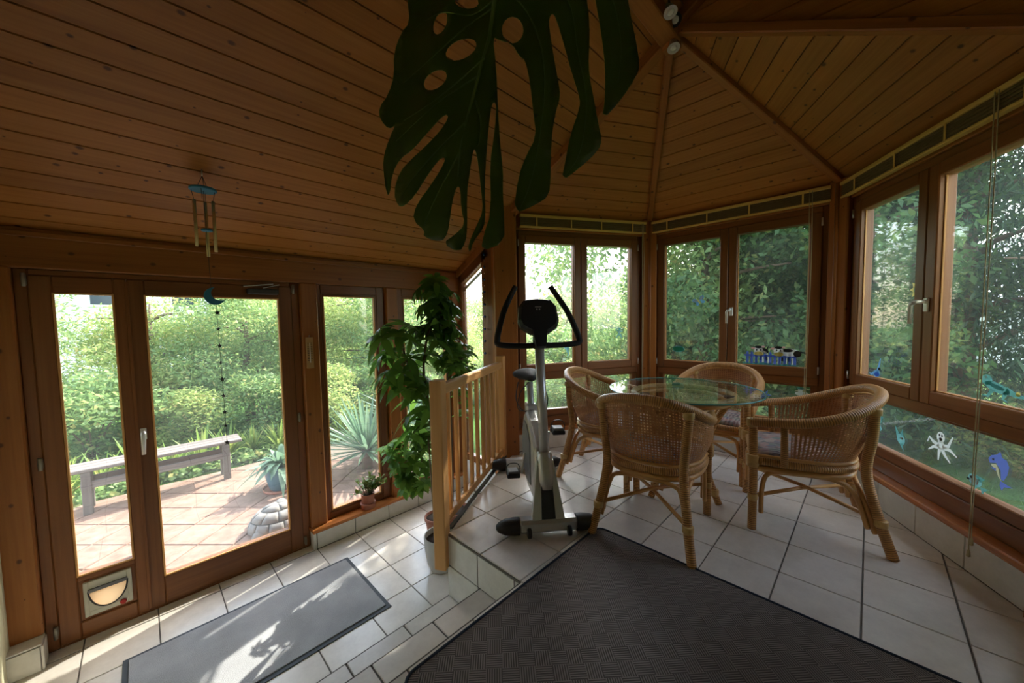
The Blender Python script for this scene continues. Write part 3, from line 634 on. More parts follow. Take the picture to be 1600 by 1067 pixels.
# --- rattan chairs
def sym(c): return [(-x, y, z) for x, y, z in c]+[(x, y, z) for x, y, z in c[::-1][1:]] if abs(c[-1][0]) < 1e-6 else None
def make_chair():
    t = thing('rattan_chair', 'x', 'chair', group='rattan armchairs round the glass table')
    half_rail = [(.262, .262, .628), (.285, .13, .640), (.300, -.02, .664), (.285, -.16, .712), (.215, -.268, .768), (.11, -.322, .800), (0, -.335, .808)]
    rail = spline([(-x, y, z) for x, y, z in half_rail]+[(x, y, z) for x, y, z in half_rail[::-1][1:]], 8)
    MB().tube(rail, [.0265]*len(rail), 12).build('top_rail', 'rattan_wrap', t)
    hs = [(.250, .235), (.258, .06), (.236, -.10), (.150, -.205), (0, -.240)]
    def ring(z, k=1.0): return spline([(-x*k, y*k, z) for x, y in hs]+[(x*k, y*k, z) for x, y in hs[::-1][1:]], 8)
    MB().tube(ring(.405), .022, 10).build('seat_rail', 'rattan_wrap', t)
    MB().tube(ring(.365, .985), .016, 10).build('lower_rail', 'rattan', t)
    MB().tube(ring(.438, 1.03), .010, 8).build('seat_rim', 'rattan', t)
    MB().tube([(-.25, .238, .405), (.25, .238, .405)], .021, 10).build('front_rail', 'rattan_wrap', t)
    MB().tube([(-.25, .238, .365), (.25, .238, .365)], .015, 10).build('front_rail', 'rattan', t)
    # woven cane back: lofted between rail and seat
    lo = ring(.445, 1.03); up = [p+V(0, .004, -.012) for p in rail]
    def at(L, f): i = f*(len(L)-1); k = min(int(i), len(L)-2); return L[k].lerp(L[k+1], i-k)
    def fn(u, v): f = .115+.77*u; a, b = at(lo, f), at(up, f); p = a.lerp(b, v); q = V(p.x, p.y, 0); return p+q.normalized()*(.018*math.sin(v*math.pi))
    cn = MB().grid(fn, 40, 8, 1.12, .36).build('cane_back', 'cane', t)
    MB().tube([fn(i/40, .97)*.985+V(0, 0, .008) for i in range(41)], .007, 6).build('back_trim', 'rattan', t)
    # seat deck and cushion
    dk = ring(.385, .97); MB().prism([(p.x, p.y, .385) for p in dk], (0, 0, .012)).build('seat', 'cane', t)
    cp = [(p.x*.90, p.y*.90+.012, 0) for p in ring(0)]; m = MB(); m.smooth = True
    prof = ((.86, .402), (.97, .410), (1.0, .430), (.97, .450), (.80, .462), (.45, .466), (.0, .467)); N = len(cp); b0 = 0
    for k, z in prof:
        for p in cp: m.v.append(V(p[0]*k, p[1]*k, z))
    for i in range(len(prof)-1):
        for j in range(N):
            j2 = (j+1) % N; m.face((i*N+j, i*N+j2, (i+1)*N+j2, (i+1)*N+j), [(0, 0)]*4)
    m.face(list(range(N))[::-1], [(0, 0)]*N); m.build('cushion', 'cushion', t)
    bands = MB()
    for s in (-1, 1):
        MB().tube(spline([(s*.252, .248, 0), (s*.252, .246, .30), (s*.256, .252, .632)], 6), .0225, 10).build('leg', 'rattan_wrap', t)
        rl = spline([(s*.262, -.345, 0), (s*.235, -.300, .16), (s*.205, -.248, .40), (s*.218, -.262, .60), (s*.232, -.262, .752)], 6)
        MB().tube(rl, .0232, 10).build('leg', 'rattan_wrap', t)
        MB().tube([(s*.274, .105, .40), (s*.282, .110, .635)], .018, 10).build('arm_post', 'rattan_wrap', t)
        for (x, y, z, h, r) in ((s*.252, .247, .19, .035, .026), (s*.254, .250, .405, .07, .031), (s*.236, -.302, .165, .035, .028), (s*.257, .255, .625, .045, .029), (s*.228, -.266, .735, .035, .028)):
            MB().lathe([(r*.92, -h/2), (r, -h/2+.004), (r, h/2-.004), (r*.92, h/2)], (x, y, z), 12).build('cane_binding', 'rattan_band', t)
        # companion rod beside each leg, arching under the seat to the other leg of that side
        MB().tube(spline([(s*.243, .205, .10), (s*.240, .200, .26), (s*.236, .165, .335), (s*.236, .05, .352), (s*.220, -.12, .345), (s*.212, -.205, .28), (s*.225, -.255, .12)], 5), .0125, 8).build('side_brace', 'rattan', t)
    MB().tube(spline([(-.225, -.285, .10), (-.195, -.235, .28), (-.15, -.222, .335), (0, -.232, .350), (.15, -.222, .335), (.195, -.235, .28), (.225, -.285, .10)], 5), .0125, 8).build('back_brace', 'rattan', t)
    MB().tube(spline([(-.225, .246, .10), (-.222, .246, .27), (-.18, .243, .335), (0, .240, .350), (.18, .243, .335), (.222, .246, .27), (.225, .246, .10)], 5), .0125, 8).build('front_brace', 'rattan', t)
    for s in (-1, 1): MB().tube([(s*.25, .245, .195), (0, -.02, .200+.008*s), (-s*.232, -.298, .175)], .011, 8).build('stretcher', 'rattan', t)
    return t
ch = make_chair()
# heading: direction the chair faces (local +Y), degrees from +X
for i, (x, y, hd, lab) in enumerate(((2.135, .905, 9, 'rattan armchair nearest the rug with its woven cane back to the camera'),
        (2.735, .285, 105, 'rattan armchair on the right beside the low window, seen from its side'),
        (3.235, .885, 181, 'rattan armchair behind the glass table, facing the camera under the cow sticker'),
        (2.575, 1.445, -76, 'rattan armchair next to the exercise bike pedal, left of the glass table'))):
    mw = place(x, y, U, rad(hd-90))
    if i == 0: ch.matrix_basis = mw; ch['label'] = lab
    else: dup(ch, mw, lab)
# --- glass table on a rattan base
TC = (2.60, .915)
tb = thing('glass_table', 'round glass-topped table on a bowed rattan base between the armchairs', 'table', (*TC, U))
def tl(r, a, z): return (TC[0]+r*math.cos(a), TC[1]+r*math.sin(a), U+z)
MB().lathe([(.474, .730), (.482, .733), (.482, .737), (.474, .740)], (*TC, U), 64).build('table_top', 'table_glass', tb)
MB().tube([tl(.481, 2*math.pi*i/64, .735) for i in range(64)], .0052, 6, closed=True).build('glass_rim', 'glass_edge', tb)
MB().tube([tl(.318, 2*math.pi*i/48, .702) for i in range(48)], .020, 10, closed=True).build('upper_ring', 'rattan_band', tb)
MB().tube([tl(.292, 2*math.pi*i/48, .672) for i in range(48)], .016, 10, closed=True).build('lower_ring', 'rattan', tb)
MB().tube([tl(.14, 2*math.pi*i/32, .36) for i in range(32)], .014, 8, closed=True).build('waist_ring', 'rattan', tb)
for k in range(3):
    a = rad(-92+120*k)
    MB().tube(spline([tl(.29, a, .69), tl(.20, a, .52), tl(.155, a, .36), tl(.175, a, .18), tl(.240, a, 0.004)], 6), .0215, 10).build('leg', 'rattan_wrap', tb)
    MB().tube(spline([tl(.25, a+.16, .69), tl(.17, a+.2, .50), tl(.135, a+.2, .36), tl(.15, a+.2, .20), tl(.195, a+.2, .06)], 5), .014, 8).build('brace', 'rattan', tb)
    MB().lathe([(.026, -.02), (.028, -.015), (.028, .015), (.026, .02)], tl(.212, a, .075), 10).build('cane_binding', 'rattan_band', tb)
    MB().lathe([(.03, -.006), (.03, .006)], tl(.29, a, .720), 10).build('glass_pad', 'black_plastic', tb)
# --- exercise bike (local +X = front, towards the camera)
bk = thing('exercise_bike', 'silver and black upright exercise bike beside the wooden railing', 'exercise bike')
def foot(x, wheels):
    f = MB().bar((x, -.175, .055), (x, .175, .055), .085, .075, ch=.02).build('front_foot' if wheels else 'rear_foot', 'silver_paint', bk)
    for s in (-1, 1):
        m = MB(); m.smooth = True; R = 8
        secs = [(.165, .047, .046), (.20, .050, .046), (.25, .045, .040), (.285, .030, .026), (.30, .012, .012)]; b0 = 0
        for yy, hw, hh in secs:
            for j in range(12):
                a = 2*math.pi*j/12; m.v.append(V(x+hw*math.cos(a), s*yy, max(.003, .050+hh*math.sin(a)*1.05)))
        for i in range(len(secs)-1):
            for j in range(12):
                q = (i*12+j, i*12+(j+1) % 12, (i+1)*12+(j+1) % 12, (i+1)*12+j); m.face(q if s < 0 else q[::-1], [(0, 0)]*4)
        m.face([(len(secs)-1)*12+j for j in range(12)], [(0, 0)]*12); m.build('foot_cap', 'black_plastic', f)
        if wheels:
            m = MB().lathe([(.022, -.012), (.028, -.008), (.028, .008), (.022, .012)], (x+.050, s*.115, .032), 16, Matrix.Rotation(rad(90), 4, 'X')); m.build('transport_wheel', 'black_plastic', f)
foot(.45, True); foot(-.46, False)
def sidepoly(pts, w, y0=0): return [(x, y0-w/2, z) for x, z in pts]
sh = [(.46, .085), (.40, .20), (.355, .36), (.33, .46), (.25, .50), (.12, .565), (-.02, .60), (-.12, .565), (-.20, .47), (-.235, .34), (-.215, .20), (-.13, .105), (0, .075), (.12, .085), (.25, .10)]
MB().prism(sidepoly(sh, .085), (0, .085, 0), .012).build('shell', 'silver_paint', bk)
MB().prism(sidepoly(sh, .0), (0, -.055, 0), .02).build('shell', 'silver_paint', bk)
MB().prism([(x-.02, -.056, z) for x, z in [(.20, .16), (.20, .44), (.06, .52), (-.06, .52), (-.15, .44), (-.17, .30), (-.12, .18), (.02, .13)]], (0, -.006, 0), .004).build('side_cover', 'grey_plastic', bk)
for s in (-1, 1): MB().lathe([(.150, -.006), (.155, 0), (.145, .006)], (.03, s*.058, .32), 32, Matrix.Rotation(rad(90), 4, 'X')).build('crank_disc', 'grey_plastic', bk)
# front fork: pale cheeks with a black strip, then the sleeve and mast
for s in (-1, 1):
    MB().prism([(.478, s*.095, .09), (.478, s*.03, .09), (.395, s*.018, .40), (.395, s*.048, .40)], (-.05, 0, .012), .004).build('fork_cheek', 'silver_paint', bk)
MB().prism([(.470, -.042, .09), (.470, .042, .09), (.392, .026, .42), (.392, -.026, .42)], (.010, 0, .002), .003).build('front_strip', 'black_plastic', bk)
MB().tube([(.415, 0, .24), (.398, 0, .30), (.365, 0, .43), (.362, 0, .445)], [.040, .050, .046, .040], 20).build('mast_sleeve', 'grey_plastic', bk).data.materials[0] = MATS['silver_paint']
MB().tube([(.372, 0, .40), (.235, 0, 1.10)], .029, 20).build('mast', 'silver_paint', bk)
MB().tube([(.240, 0, 1.05), (.232, 0, 1.10), (.222, 0, 1.17)], [.034, .040, .034], 16).build('mast_head', 'black_plastic', bk)
# console: tilted housing with screen facing the rider
cm = Matrix.Translation(V(.215, 0, 1.255)) @ Matrix.Rotation(rad(-22), 4, 'Y')
def loc(p): return cm @ V(*p)
ol = [(-.075, -.115), (-.035, -.128), (.06, -.118), (.105, -.085), (.115, 0), (.105, .085), (.06, .118), (-.035, .128), (-.075, .115), (-.118, .055), (-.125, 0), (-.118, -.055)]
co = MB(); co.prism([loc((-.03, y, z)) for z, y in ol], loc((.028, 0, 0))-loc((-.03, 0, 0)), .016); con = co.build('console', 'black_plastic', bk)
MB().prism([loc((-.031, y*.72, z*.72)) for z, y in ol], loc((-.034, 0, 0))-loc((-.03, 0, 0)), 0).build('screen', 'screen', con)
for q, (yy, w_) in enumerate(((0, .020), (-.009, .004), (.007, .004))): MB().prism([loc((.028, yy-w_, .045-.018*(q > 0))), loc((.028, yy+w_, .045-.018*(q > 0))), loc((.028, yy+w_, .050-.014*(q > 0))), loc((.028, yy-w_, .050-.014*(q > 0)))], loc((.029, 0, 0))-loc((.028, 0, 0))).build('badge', 'pale_plastic', con)
MB().prism([loc((.030, y, z)) for y, z in ((-.045, -.10), (.045, -.10), (.030, -.21), (-.030, -.21))], loc((-.02, 0, 0))-loc((.03, 0, 0)), 0).build('console_neck', 'black_plastic', bk)
hb_ = [(.03, .120, 1.45), (.07, .165, 1.37), (.12, .205, 1.29), (.17, .236, 1.20), (.215, .258, 1.115), (.232, .245, 1.080), (.238, .12, 1.070), (.238, 0, 1.070)]
hbar = spline(hb_+[(x, -y, z) for x, y, z in hb_[::-1][1:]], 6)
MB().tube(hbar, .0185, 12).build('handlebar', 'grip', bk)
# seat
MB().tube([(-.10, 0, .50), (-.185, 0, .77)], .024, 14).build('seat_post', 'silver_paint', bk)
MB().box((-.125, 0, .565), (.055, 0, 0), (0, .04, 0), (-.02, 0, .06), .012).build('seat_clamp', 'silver_paint', bk)
MB().lathe([(.026, -.02), (.030, -.012), (.030, .012), (.022, .02)], (-.065, 0, .56), 14, Matrix.Rotation(rad(90), 4, 'Y')).build('adjust_knob', 'black_plastic', bk)
m = MB(); m.smooth = True; secs = [(.13, .018, .012), (.09, .035, .026), (.0, .060, .034), (-.08, .105, .042), (-.13, .115, .045), (-.165, .085, .03), (-.175, .03, .012)]
for xx, hw, hh in secs:
    for j in range(14): a = 2*math.pi*j/14; m.v.append(V(-.19+xx, hw*math.cos(a), .815+hh*math.sin(a)))
for i in range(len(secs)-1):
    for j in range(14): m.face((i*14+j, i*14+(j+1) % 14, (i+1)*14+(j+1) % 14, (i+1)*14+j)[::-1], [(0, 0)]*4)
m.face(list(range(14)), [(0, 0)]*14); m.face([(len(secs)-1)*14+j for j in range(14)][::-1], [(0, 0)]*14); m.build('saddle', 'grip', bk)
# cranks and pedals
for s, up in ((1, 1), (-1, -1)):
    c0 = V(.03, s*.075, .32); c1 = V(.03+.01*up, s*.095, .32+.145*up)
    cr = MB().bar(c0, c1, .022, .012, (0, 1, 0), .004).build('crank', 'metal', bk)
    p = c1+V(0, s*.06, 0)
    MB().box(p, (.052, 0, 0), (0, .044, 0), (0, 0, .015), .006).build('pedal', 'black_plastic', cr)
    MB().box(p+V(0, 0, .019), (.040, 0, 0), (0, .036, 0), (0, 0, .010), .009).build('pedal_pad', 'grey_plastic', cr)
    MB().tube(spline([p+V(.01, -.044, .0), p+V(.012, -.046, .045), p+V(.012, -.025, .075), p+V(.012, .025, .075), p+V(.012, .046, .045), p+V(.01, .044, 0)], 5), .006, 6, flat=.5).build('pedal_strap', 'black_plastic', cr)
# loose cables behind the saddle
MB().tube(spline([(-.06, .03, .80), (-.03, .10, .70), (-.06, .08, .58), (-.10, -.05, .575), (-.11, -.11, .66), (-.15, -.09, .78)], 8), .004, 6).build('cable', 'black_plastic', bk)
MB().tube(spline([(-.08, -.02, .79), (-.04, -.09, .72), (-.06, -.10, .60), (-.09, .02, .60), (-.14, .06, .74)], 8), .0035, 6).build('cable', 'black_plastic', bk)
bk.matrix_basis = Matrix.Translation(V(1.88, 1.645, U)) @ Matrix.Rotation(math.atan2(-.77, -.64), 4, 'Z')
# --- wooden railing along the platform edge
rl = thing('railing', 'light wooden railing with slim square spindles along the platform edge', 'railing', (1.7, 2.0, U))
ra, rb = V(1.165, 1.742, 0), V(2.235, 2.345, 0); rd = (rb-ra).normalized(); rn = V(-rd.y, rd.x, 0)
def nb(p, w, z0, z1, nm): return MB().box((p.x, p.y, (z0+z1)/2), (0, 0, (z1-z0)/2), rd*w/2, rn*w/2, .005).build(nm, 'rail_wood', rl)
nb(ra, .072, .362, 1.462, 'newel_post'); nb(rb, .072, .57, 1.480, 'newel_post')
MB().bar(ra+rd*.03+V(0, 0, 1.402), rb-rd*.03+V(0, 0, 1.402), .045, .062, ch=.008).build('handrail', 'rail_wood', rl)
MB().bar(ra+rd*.03+V(0, 0, .625), rb-rd*.03+V(0, 0, .625), .045, .05, ch=.006).build('bottom_rail', 'rail_wood', rl)
MB().bar(ra+rd*.05-rn*.03+V(0, 0, .573), rb-rn*.03+V(0, 0, .573), .03, .010).build('edge_strip', 'black_plastic', rl)
for i in range(9):
    p = ra.lerp(rb, (i+1)/10); MB().box((p.x, p.y, 1.01), (0, 0, .365), rd*.0135, rn*.0135, .005).build('spindle', 'rail_wood', rl)
# --- blinds drawn up above the three bay windows
def blind(n, label, ends, cord_u, cord_to):
    pt, ptr, d, inn, L = BAY[n]; u0, u1 = ends
    t = thing('pleated_blind', label, 'blind', tuple(ptr(L/2, .03, 2.64)), group='blinds above the bay windows')
    def hb(m, a, b, q0, q1, z0, z1, ch=.003): return m.box(ptr((a+b)/2, (q0+q1)/2, (z0+z1)/2), d*(b-a)/2, inn*(q1-q0)/2, V(0, 0, (z1-z0)/2), ch)
    hb(MB(), u0, u1, -.005, .040, 2.722, 2.746).build('head_rail', 'blind_rail', t)
    hb(MB(), u0, u1, .0, .036, 2.632, 2.646).build('bottom_rail', 'blind_rail', t)
    for k in range(9): hb(MB(), u0+.004, u1-.004, .002+(k % 2)*.003, .032+(k % 2)*.003, 2.648+k*.0082, 2.654+k*.0082, .001).build('slat', 'blind_slat', t)
    for f in (.12, .38, .62, .88):
        u = u0+(u1-u0)*f; hb(MB(), u-.006, u+.006, .036, .040, 2.64, 2.73, .001).build('ladder_tape', 'blind_rail', t)
    for du, zz in ((0, 0), (.018, .06)):
        MB().tube(spline([ptr(cord_u+du, .042, 2.73), ptr(cord_u+du+.004, .044, 2.2), ptr(cord_u+du*.6, .046, cord_to+.2+zz), ptr(cord_u+du*.6, .045, cord_to+zz)], 6), .0022, 6).build('pull_cord', 'cord', t)
        MB().lathe([(.003, 0), (.007, .004), (.005, .03), (.002, .036)], ptr(cord_u+du*.6, .045, cord_to+zz-.03), 8).build('cord_tassel', 'cord', t)
blind(4, 'raised slat blind above the bay window behind the exercise bike', (.085, 1.40), 1.345, 1.02)
blind(5, 'raised slat blind above the middle bay window with the cow sticker', (.03, 1.385), 1.262, 1.05)
blind(6, 'raised slat blind above the right bay window with the octopus sticker', (.03, 1.45), 1.16, .70)
# ================================================================== SMALL THINGS
# --- window stickers: flat films on the inside of the panes
def ell(cx, cy, rx, ry, n=14, rot=0): return [(cx+rx*math.cos(2*math.pi*i/n)*math.cos(rot)-ry*math.sin(2*math.pi*i/n)*math.sin(rot), cy+rx*math.cos(2*math.pi*i/n)*math.sin(rot)+ry*math.sin(2*math.pi*i/n)*math.cos(rot)) for i in range(n)]
def arm(pts, w): # tapering ribbon
    P = [V(*p) for p in pts]; L, R = [], []
    for i, p in enumerate(P):
        d = (P[min(i+1, len(P)-1)]-P[max(i-1, 0)]).normalized(); n = V(-d.y, d.x)*w*(1-.75*i/(len(P)-1)); L.append(p+n); R.append(p-n)
    return [(p.x, p.y) for p in L+R[::-1]]
def sticker(bay_n, u, z, low, shapes, label, s=1.0):
    pt, ptr, d, inn, L = BAY[bay_n]; q = -.0765 if low else -.0525
    mats = []; m = MB()
    for k, (mat, poly) in enumerate(shapes):
        if mat not in mats: mats.append(mat)
        m.cur = mats.index(mat); m.prism([pt(u+x*s, q+k*.0001, z+y*s) for x, y in poly], inn*.0004)
    o = m.build('window_sticker', ['film_'+x for x in mats]); return tag(o, label, 'sticker', 'window stickers')
frogS = [('teal', ell(0, .012, .014, .024)), ('teal', arm([(-.01, .02), (-.03, .03), (-.042, .062)], .008)), ('teal', arm([(.01, .02), (.032, .02), (.045, .05)], .008)), ('teal', arm([(-.006, -.01), (-.028, -.03), (-.038, -.055)], .009)), ('teal', arm([(.006, -.01), (.020, -.035), (.032, -.058)], .009)), ('teal', ell(0, .046, .017, .012)), ('white', ell(.002, .012, .008, .016)), ('white', ell(-.008, .055, .004, .004)), ('white', ell(.008, .055, .004, .004))]
sticker(4, 1.150, 1.645, False, frogS, 'small jumping green frog sticker on the pane left of the corner post')
sticker(4, .575, 1.487, False, [('aqua', ell(0, .02, .016, .028)), ('aqua', arm([(0, 0), (.012, -.03), (-.004, -.062)], .012)), ('sky', ell(.004, .026, .007, .012)), ('sky', [(-.016, .03), (-.034, .05), (-.026, .012)])], 'pale turquoise seahorse sticker behind the exercise bike handlebar')
sticker(5, .458, 1.945, False, [('sky', [(0, 0), (-.035, .022), (-.062, .016), (-.055, -.004), (-.02, -.018)]), ('sky', [(0, 0), (.010, .040), (.036, .058), (.046, .032), (.030, .002)]), ('white', [(-.01, 0), (-.03, .014), (-.05, .010), (-.044, 0), (-.02, -.010)]), ('white', [(.006, .01), (.014, .036), (.032, .046), (.036, .030), (.024, .008)]), ('sky', ell(-.010, -.028, .014, .016)), ('sky', ell(.036, -.008, .018, .013)), ('yellow', arm([(.012, -.02), (-.004, .0), (-.016, .022)], .005))], 'pale blue butterfly sticker on the middle bay window')
sticker(5, .276, 1.484, False, [('teal', ell(0, 0, .058, .030, 20)), ('green', ell(.0, 0, .050, .024, 20))], 'oval green lily-pad sticker low on the middle bay window')
fence = []
for i in range(11): fence.append(('blue', [(-.175+i*.033, -.062), (-.157+i*.033, -.062), (-.157+i*.033, .044), (-.166+i*.033, .056), (-.175+i*.033, .044)]))
def cow(cx, body):
    S = []
    if body: S += [('white', ell(cx+.075, .052, .075, .030)), ('black', ell(cx+.058, .070, .040, .014)), ('black', ell(cx+.125, .045, .026, .026)), ('black', arm([(cx+.14, .06), (cx+.19, .05), (cx+.22, .035)], .006))]
    else: S += [('black', ell(cx+.045, .062, .030, .020, rot=-.6)), ('white', ell(cx+.05, .045, .024, .009, rot=-.7)), ('black', arm([(cx+.06, .07), (cx+.072, .105)], .006))]
    S += [('white', ell(cx, .064, .034, .032)), ('black', ell(cx, .092, .026, .012)), ('yellow', ell(cx+.002, .036, .034, .018)), ('pink', ell(cx-.040, .082, .016, .009)), ('pink', ell(cx+.034, .096, .012, .008)), ('black', ell(cx-.012, .068, .005, .009)), ('black', ell(cx+.014, .068, .005, .009))]
    return S
legs = [('white', [(x, -.06), (x+.012, -.06), (x+.012, .02), (x, .02)]) for x in (-.105, -.06, -.02, .05, .10, .145)]+[('black', [(x, -.02), (x+.014, -.02), (x+.014, .02), (x, .02)]) for x in (-.075, -.035, .075, .12)]
sticker(5, 1.025, 1.437, False, legs+fence+[('blue', [(-.19, .012), (.17, .012), (.17, .026), (-.19, .026)]), ('teal', [(-.20, -.066), (.19, -.066), (.19, -.050), (.12, -.040), (.04, -.05), (-.05, -.038), (-.13, -.05), (-.20, -.040)])]+cow(-.085, False)+cow(.055, True), 'sticker of two black and white cows behind a bright blue fence')
sticker(5, .985, 1.118, True, [('blue', [((.052 if i % 2 == 0 else .020)*math.cos(math.pi*i/6), (.048 if i % 2 == 0 else .02)*math.sin(math.pi*i/6)) for i in range(12)]), ('sky', ell(0, 0, .016, .014))], 'blue spiky starfish sticker on the low pane behind the table')
sticker(5, 1.238, 1.168, True, [('white', ell(0, -.01, .045, .018)), ('white', ell(-.012, .015, .016, .015)), ('teal', ell(-.006, .033, .028, .010)), ('straw', ell(-.034, .012, .012, .005))], 'white duck sticker with green cap on the low pane')
sun_ = [('yellow', [((.058 if i % 2 == 0 else .034)*math.cos(math.pi*i/8), (.058 if i % 2 == 0 else .034)*math.sin(math.pi*i/8)) for i in range(16)]), ('aqua', ell(0, 0, .029, .029)), ('straw', ell(.004, -.004, .018, .018))]
sticker(6, .612, 1.928, False, sun_, 'small yellow sun sticker beside the window handle')
sticker(6, .300, 1.430, False, [('sky', ell(0, -.03, .034, .022)), ('blue', ell(.004, -.034, .024, .014)), ('sky', arm([(.01, -.02), (.024, .03), (.036, .075)], .012)), ('sky', arm([(-.03, -.03), (-.052, -.04), (-.066, -.03)], .010)), ('black', ell(.026, .004, .012, .010))], 'bright blue bird sticker low in the corner of the right bay window')
sticker(6, 1.098, 1.455, False, [('teal', ell(-.01, -.005, .060, .022, rot=-.25)), ('teal', ell(-.058, .024, .026, .024)), ('teal', arm([(.03, -.01), (.075, -.025), (.12, -.03)], .016)), ('aqua', ell(-.01, -.002, .035, .010, rot=-.25)), ('white', ell(-.062, .036, .007, .007)), ('teal', arm([(-.03, -.02), (-.05, -.05), (-.075, -.05)], .010)), ('teal', arm([(.03, -.02), (.02, -.052), (.04, -.06)], .010)), ('yellow', ell(.082, -.018, .010, .010))], 'crouching green lizard sticker on the tall pane above the octopus')
sticker(6, .305, 1.095, True, [('aqua', ell(-.010, .040, .020, .018)), ('aqua', arm([(0, .045), (.014, .0), (-.004, -.03), (.020, -.058), (.012, -.07)], .016)), ('teal', [(.012, .03), (.034, .022), (.02, -.008)]), ('white', ell(-.012, .042, .006, .006))], 'light blue seahorse sticker on the low pane beside the armchair')
sticker(6, .490, 1.025, True, [('aqua', ell(.006, 0, .036, .030, rot=-.8)), ('teal', [(-.03, .01), (-.045, .075), (-.012, .035)]), ('teal', [(.0, .03), (.018, .07), (.026, .02)]), ('teal', [(.02, -.02), (.032, -.065), (.002, -.035)]), ('white', ell(.014, .006, .014, .010)), ('black', ell(.018, .006, .005, .005))], 'striped turquoise angelfish sticker between seahorse and octopus')
octo = [('white', arm(p, .012)) for p in ([(-.01, -.01), (-.05, .004), (-.075, .022), (-.086, -.008)], [(-.01, -.014), (-.045, -.024), (-.078, -.05)], [(-.004, -.016), (-.010, -.05), (-.012, -.088)], [(.006, -.016), (.03, -.05), (.062, -.078)], [(.012, -.012), (.06, -.012), (.098, -.034)], [(.012, -.006), (.046, .006), (.058, .034), (.070, .062)])]
sticker(6, .778, 1.085, True, octo+[('white', ell(-.002, .040, .025, .030)), ('white', ell(.0, .0, .019, .026)), ('black', ell(-.010, .050, .005, .007)), ('black', ell(.006, .050, .005, .007)), ('black', ell(-.001, .030, .010, .009))], 'white octopus sticker with open mouth on the low pane over the lawn')
sticker(6, .985, .972, True, [('aqua', ell(-.008, .004, .036, .028, rot=-.35)), ('white', ell(-.012, .004, .026, .020, rot=-.35)), ('teal', [(-.006, .032), (.042, .028), (.020, .004)]), ('teal', [(.022, -.016), (.058, -.014), (.040, -.034), (.034, -.056)]), ('teal', [(-.012, -.022), (.008, -.022), (-.002, -.038)]), ('black', ell(-.026, .014, .006, .007)), ('pink', [(-.004, .020), (.0, .020), (-.006, -.014), (-.010, -.014)]), ('pink', [(.008, .016), (.012, .016), (.006, -.014), (.002, -.014)]), ('black', ell(-.042, .0, .008, .005))], 'small striped green fish sticker below the dolphin')
sticker(6, 1.085, 1.072, True, [('blue', [(-.048, .036), (-.036, .056), (-.012, .066), (.004, .086), (.014, .060), (.034, .056), (.046, .030), (.040, -.010), (.026, -.040), (.014, -.040), (.010, .0), (-.012, .028), (-.040, .018)]), ('straw', [(-.034, .016), (-.012, .022), (.0, .004), (.008, -.030), (.016, -.046), (.0, -.030), (-.012, .0), (-.030, .006)]), ('blue', [(-.034, .0), (-.010, .004), (-.012, -.010)]), ('blue', [(.012, -.046), (.034, -.052), (.066, -.058), (.030, -.068), (.020, -.088), (.010, -.070)]), ('white', ell(-.026, .040, .006, .007)), ('black', ell(-.026, .040, .003, .004))], 'leaping blue dolphin sticker on the low pane nearest the camera')
# --- wind chime hanging from the ceiling
CX, CY = .278, 2.595
wc = thing('wind_chime', 'brass wind chime with blue discs and crescent moon hanging before the door', 'wind chime', (CX, CY, 1.95))
zc = roof_z(CY)-.004
MB().lathe([(.058, 2.520), (.060, 2.523), (.060, 2.531), (.056, 2.534)], (CX, CY, 0), 24).build('top_disc', 'blue_enamel', wc)
MB().lathe([(.024, 2.305), (.026, 2.308), (.026, 2.315), (.022, 2.318)], (CX+.006, CY, 0), 18).build('striker_disc', 'blue_enamel', wc)
MB().tube([(CX, CY, zc+.004), (CX, CY, zc-.03)], .003, 6).build('hook', 'metal', wc)
for k in range(3):
    a = rad(35+120*k); x, y = CX+.050*math.cos(a), CY+.050*math.sin(a); xb, yb = CX+.034*math.cos(a), CY+.034*math.sin(a)
    MB().tube([(CX, CY, zc-.03), (CX+.03*math.cos(a), CY+.03*math.sin(a), 2.532)], .0014, 5).build('string', 'thread', wc)
for k in range(4):
    a = rad(-15+90*k); xb, yb = CX+.040*math.cos(a), CY+.040*math.sin(a); ln = (.26, .28, .235, .25)[k]
    MB().tube([(CX+.05*math.cos(a), CY+.05*math.sin(a), 2.522), (xb, yb, 2.468)], .0014, 5).build('string', 'thread', wc)
    if k in (0, 1, 2): MB().tube([(xb, yb, 2.47), (xb, yb, 2.47-ln*1.05)], .0078, 10).build('chime_tube', 'brass', wc)
MB().tube([(CX, CY, 2.52), (CX+.008, CY, 1.99)], .0013, 5).build('string', 'thread', wc)
mo = [(.048*math.cos(rad(a)), .048*math.sin(rad(a))) for a in range(100, 321, 15)]+[(.024+.040*math.cos(rad(a)), .016+.040*math.sin(rad(a))) for a in range(305, 124, -18)]
MB().prism([(CX+.022+x, CY, 1.955+z) for x, z in mo], (0, -.006, 0), .001).build('moon', 'blue_enamel', wc)
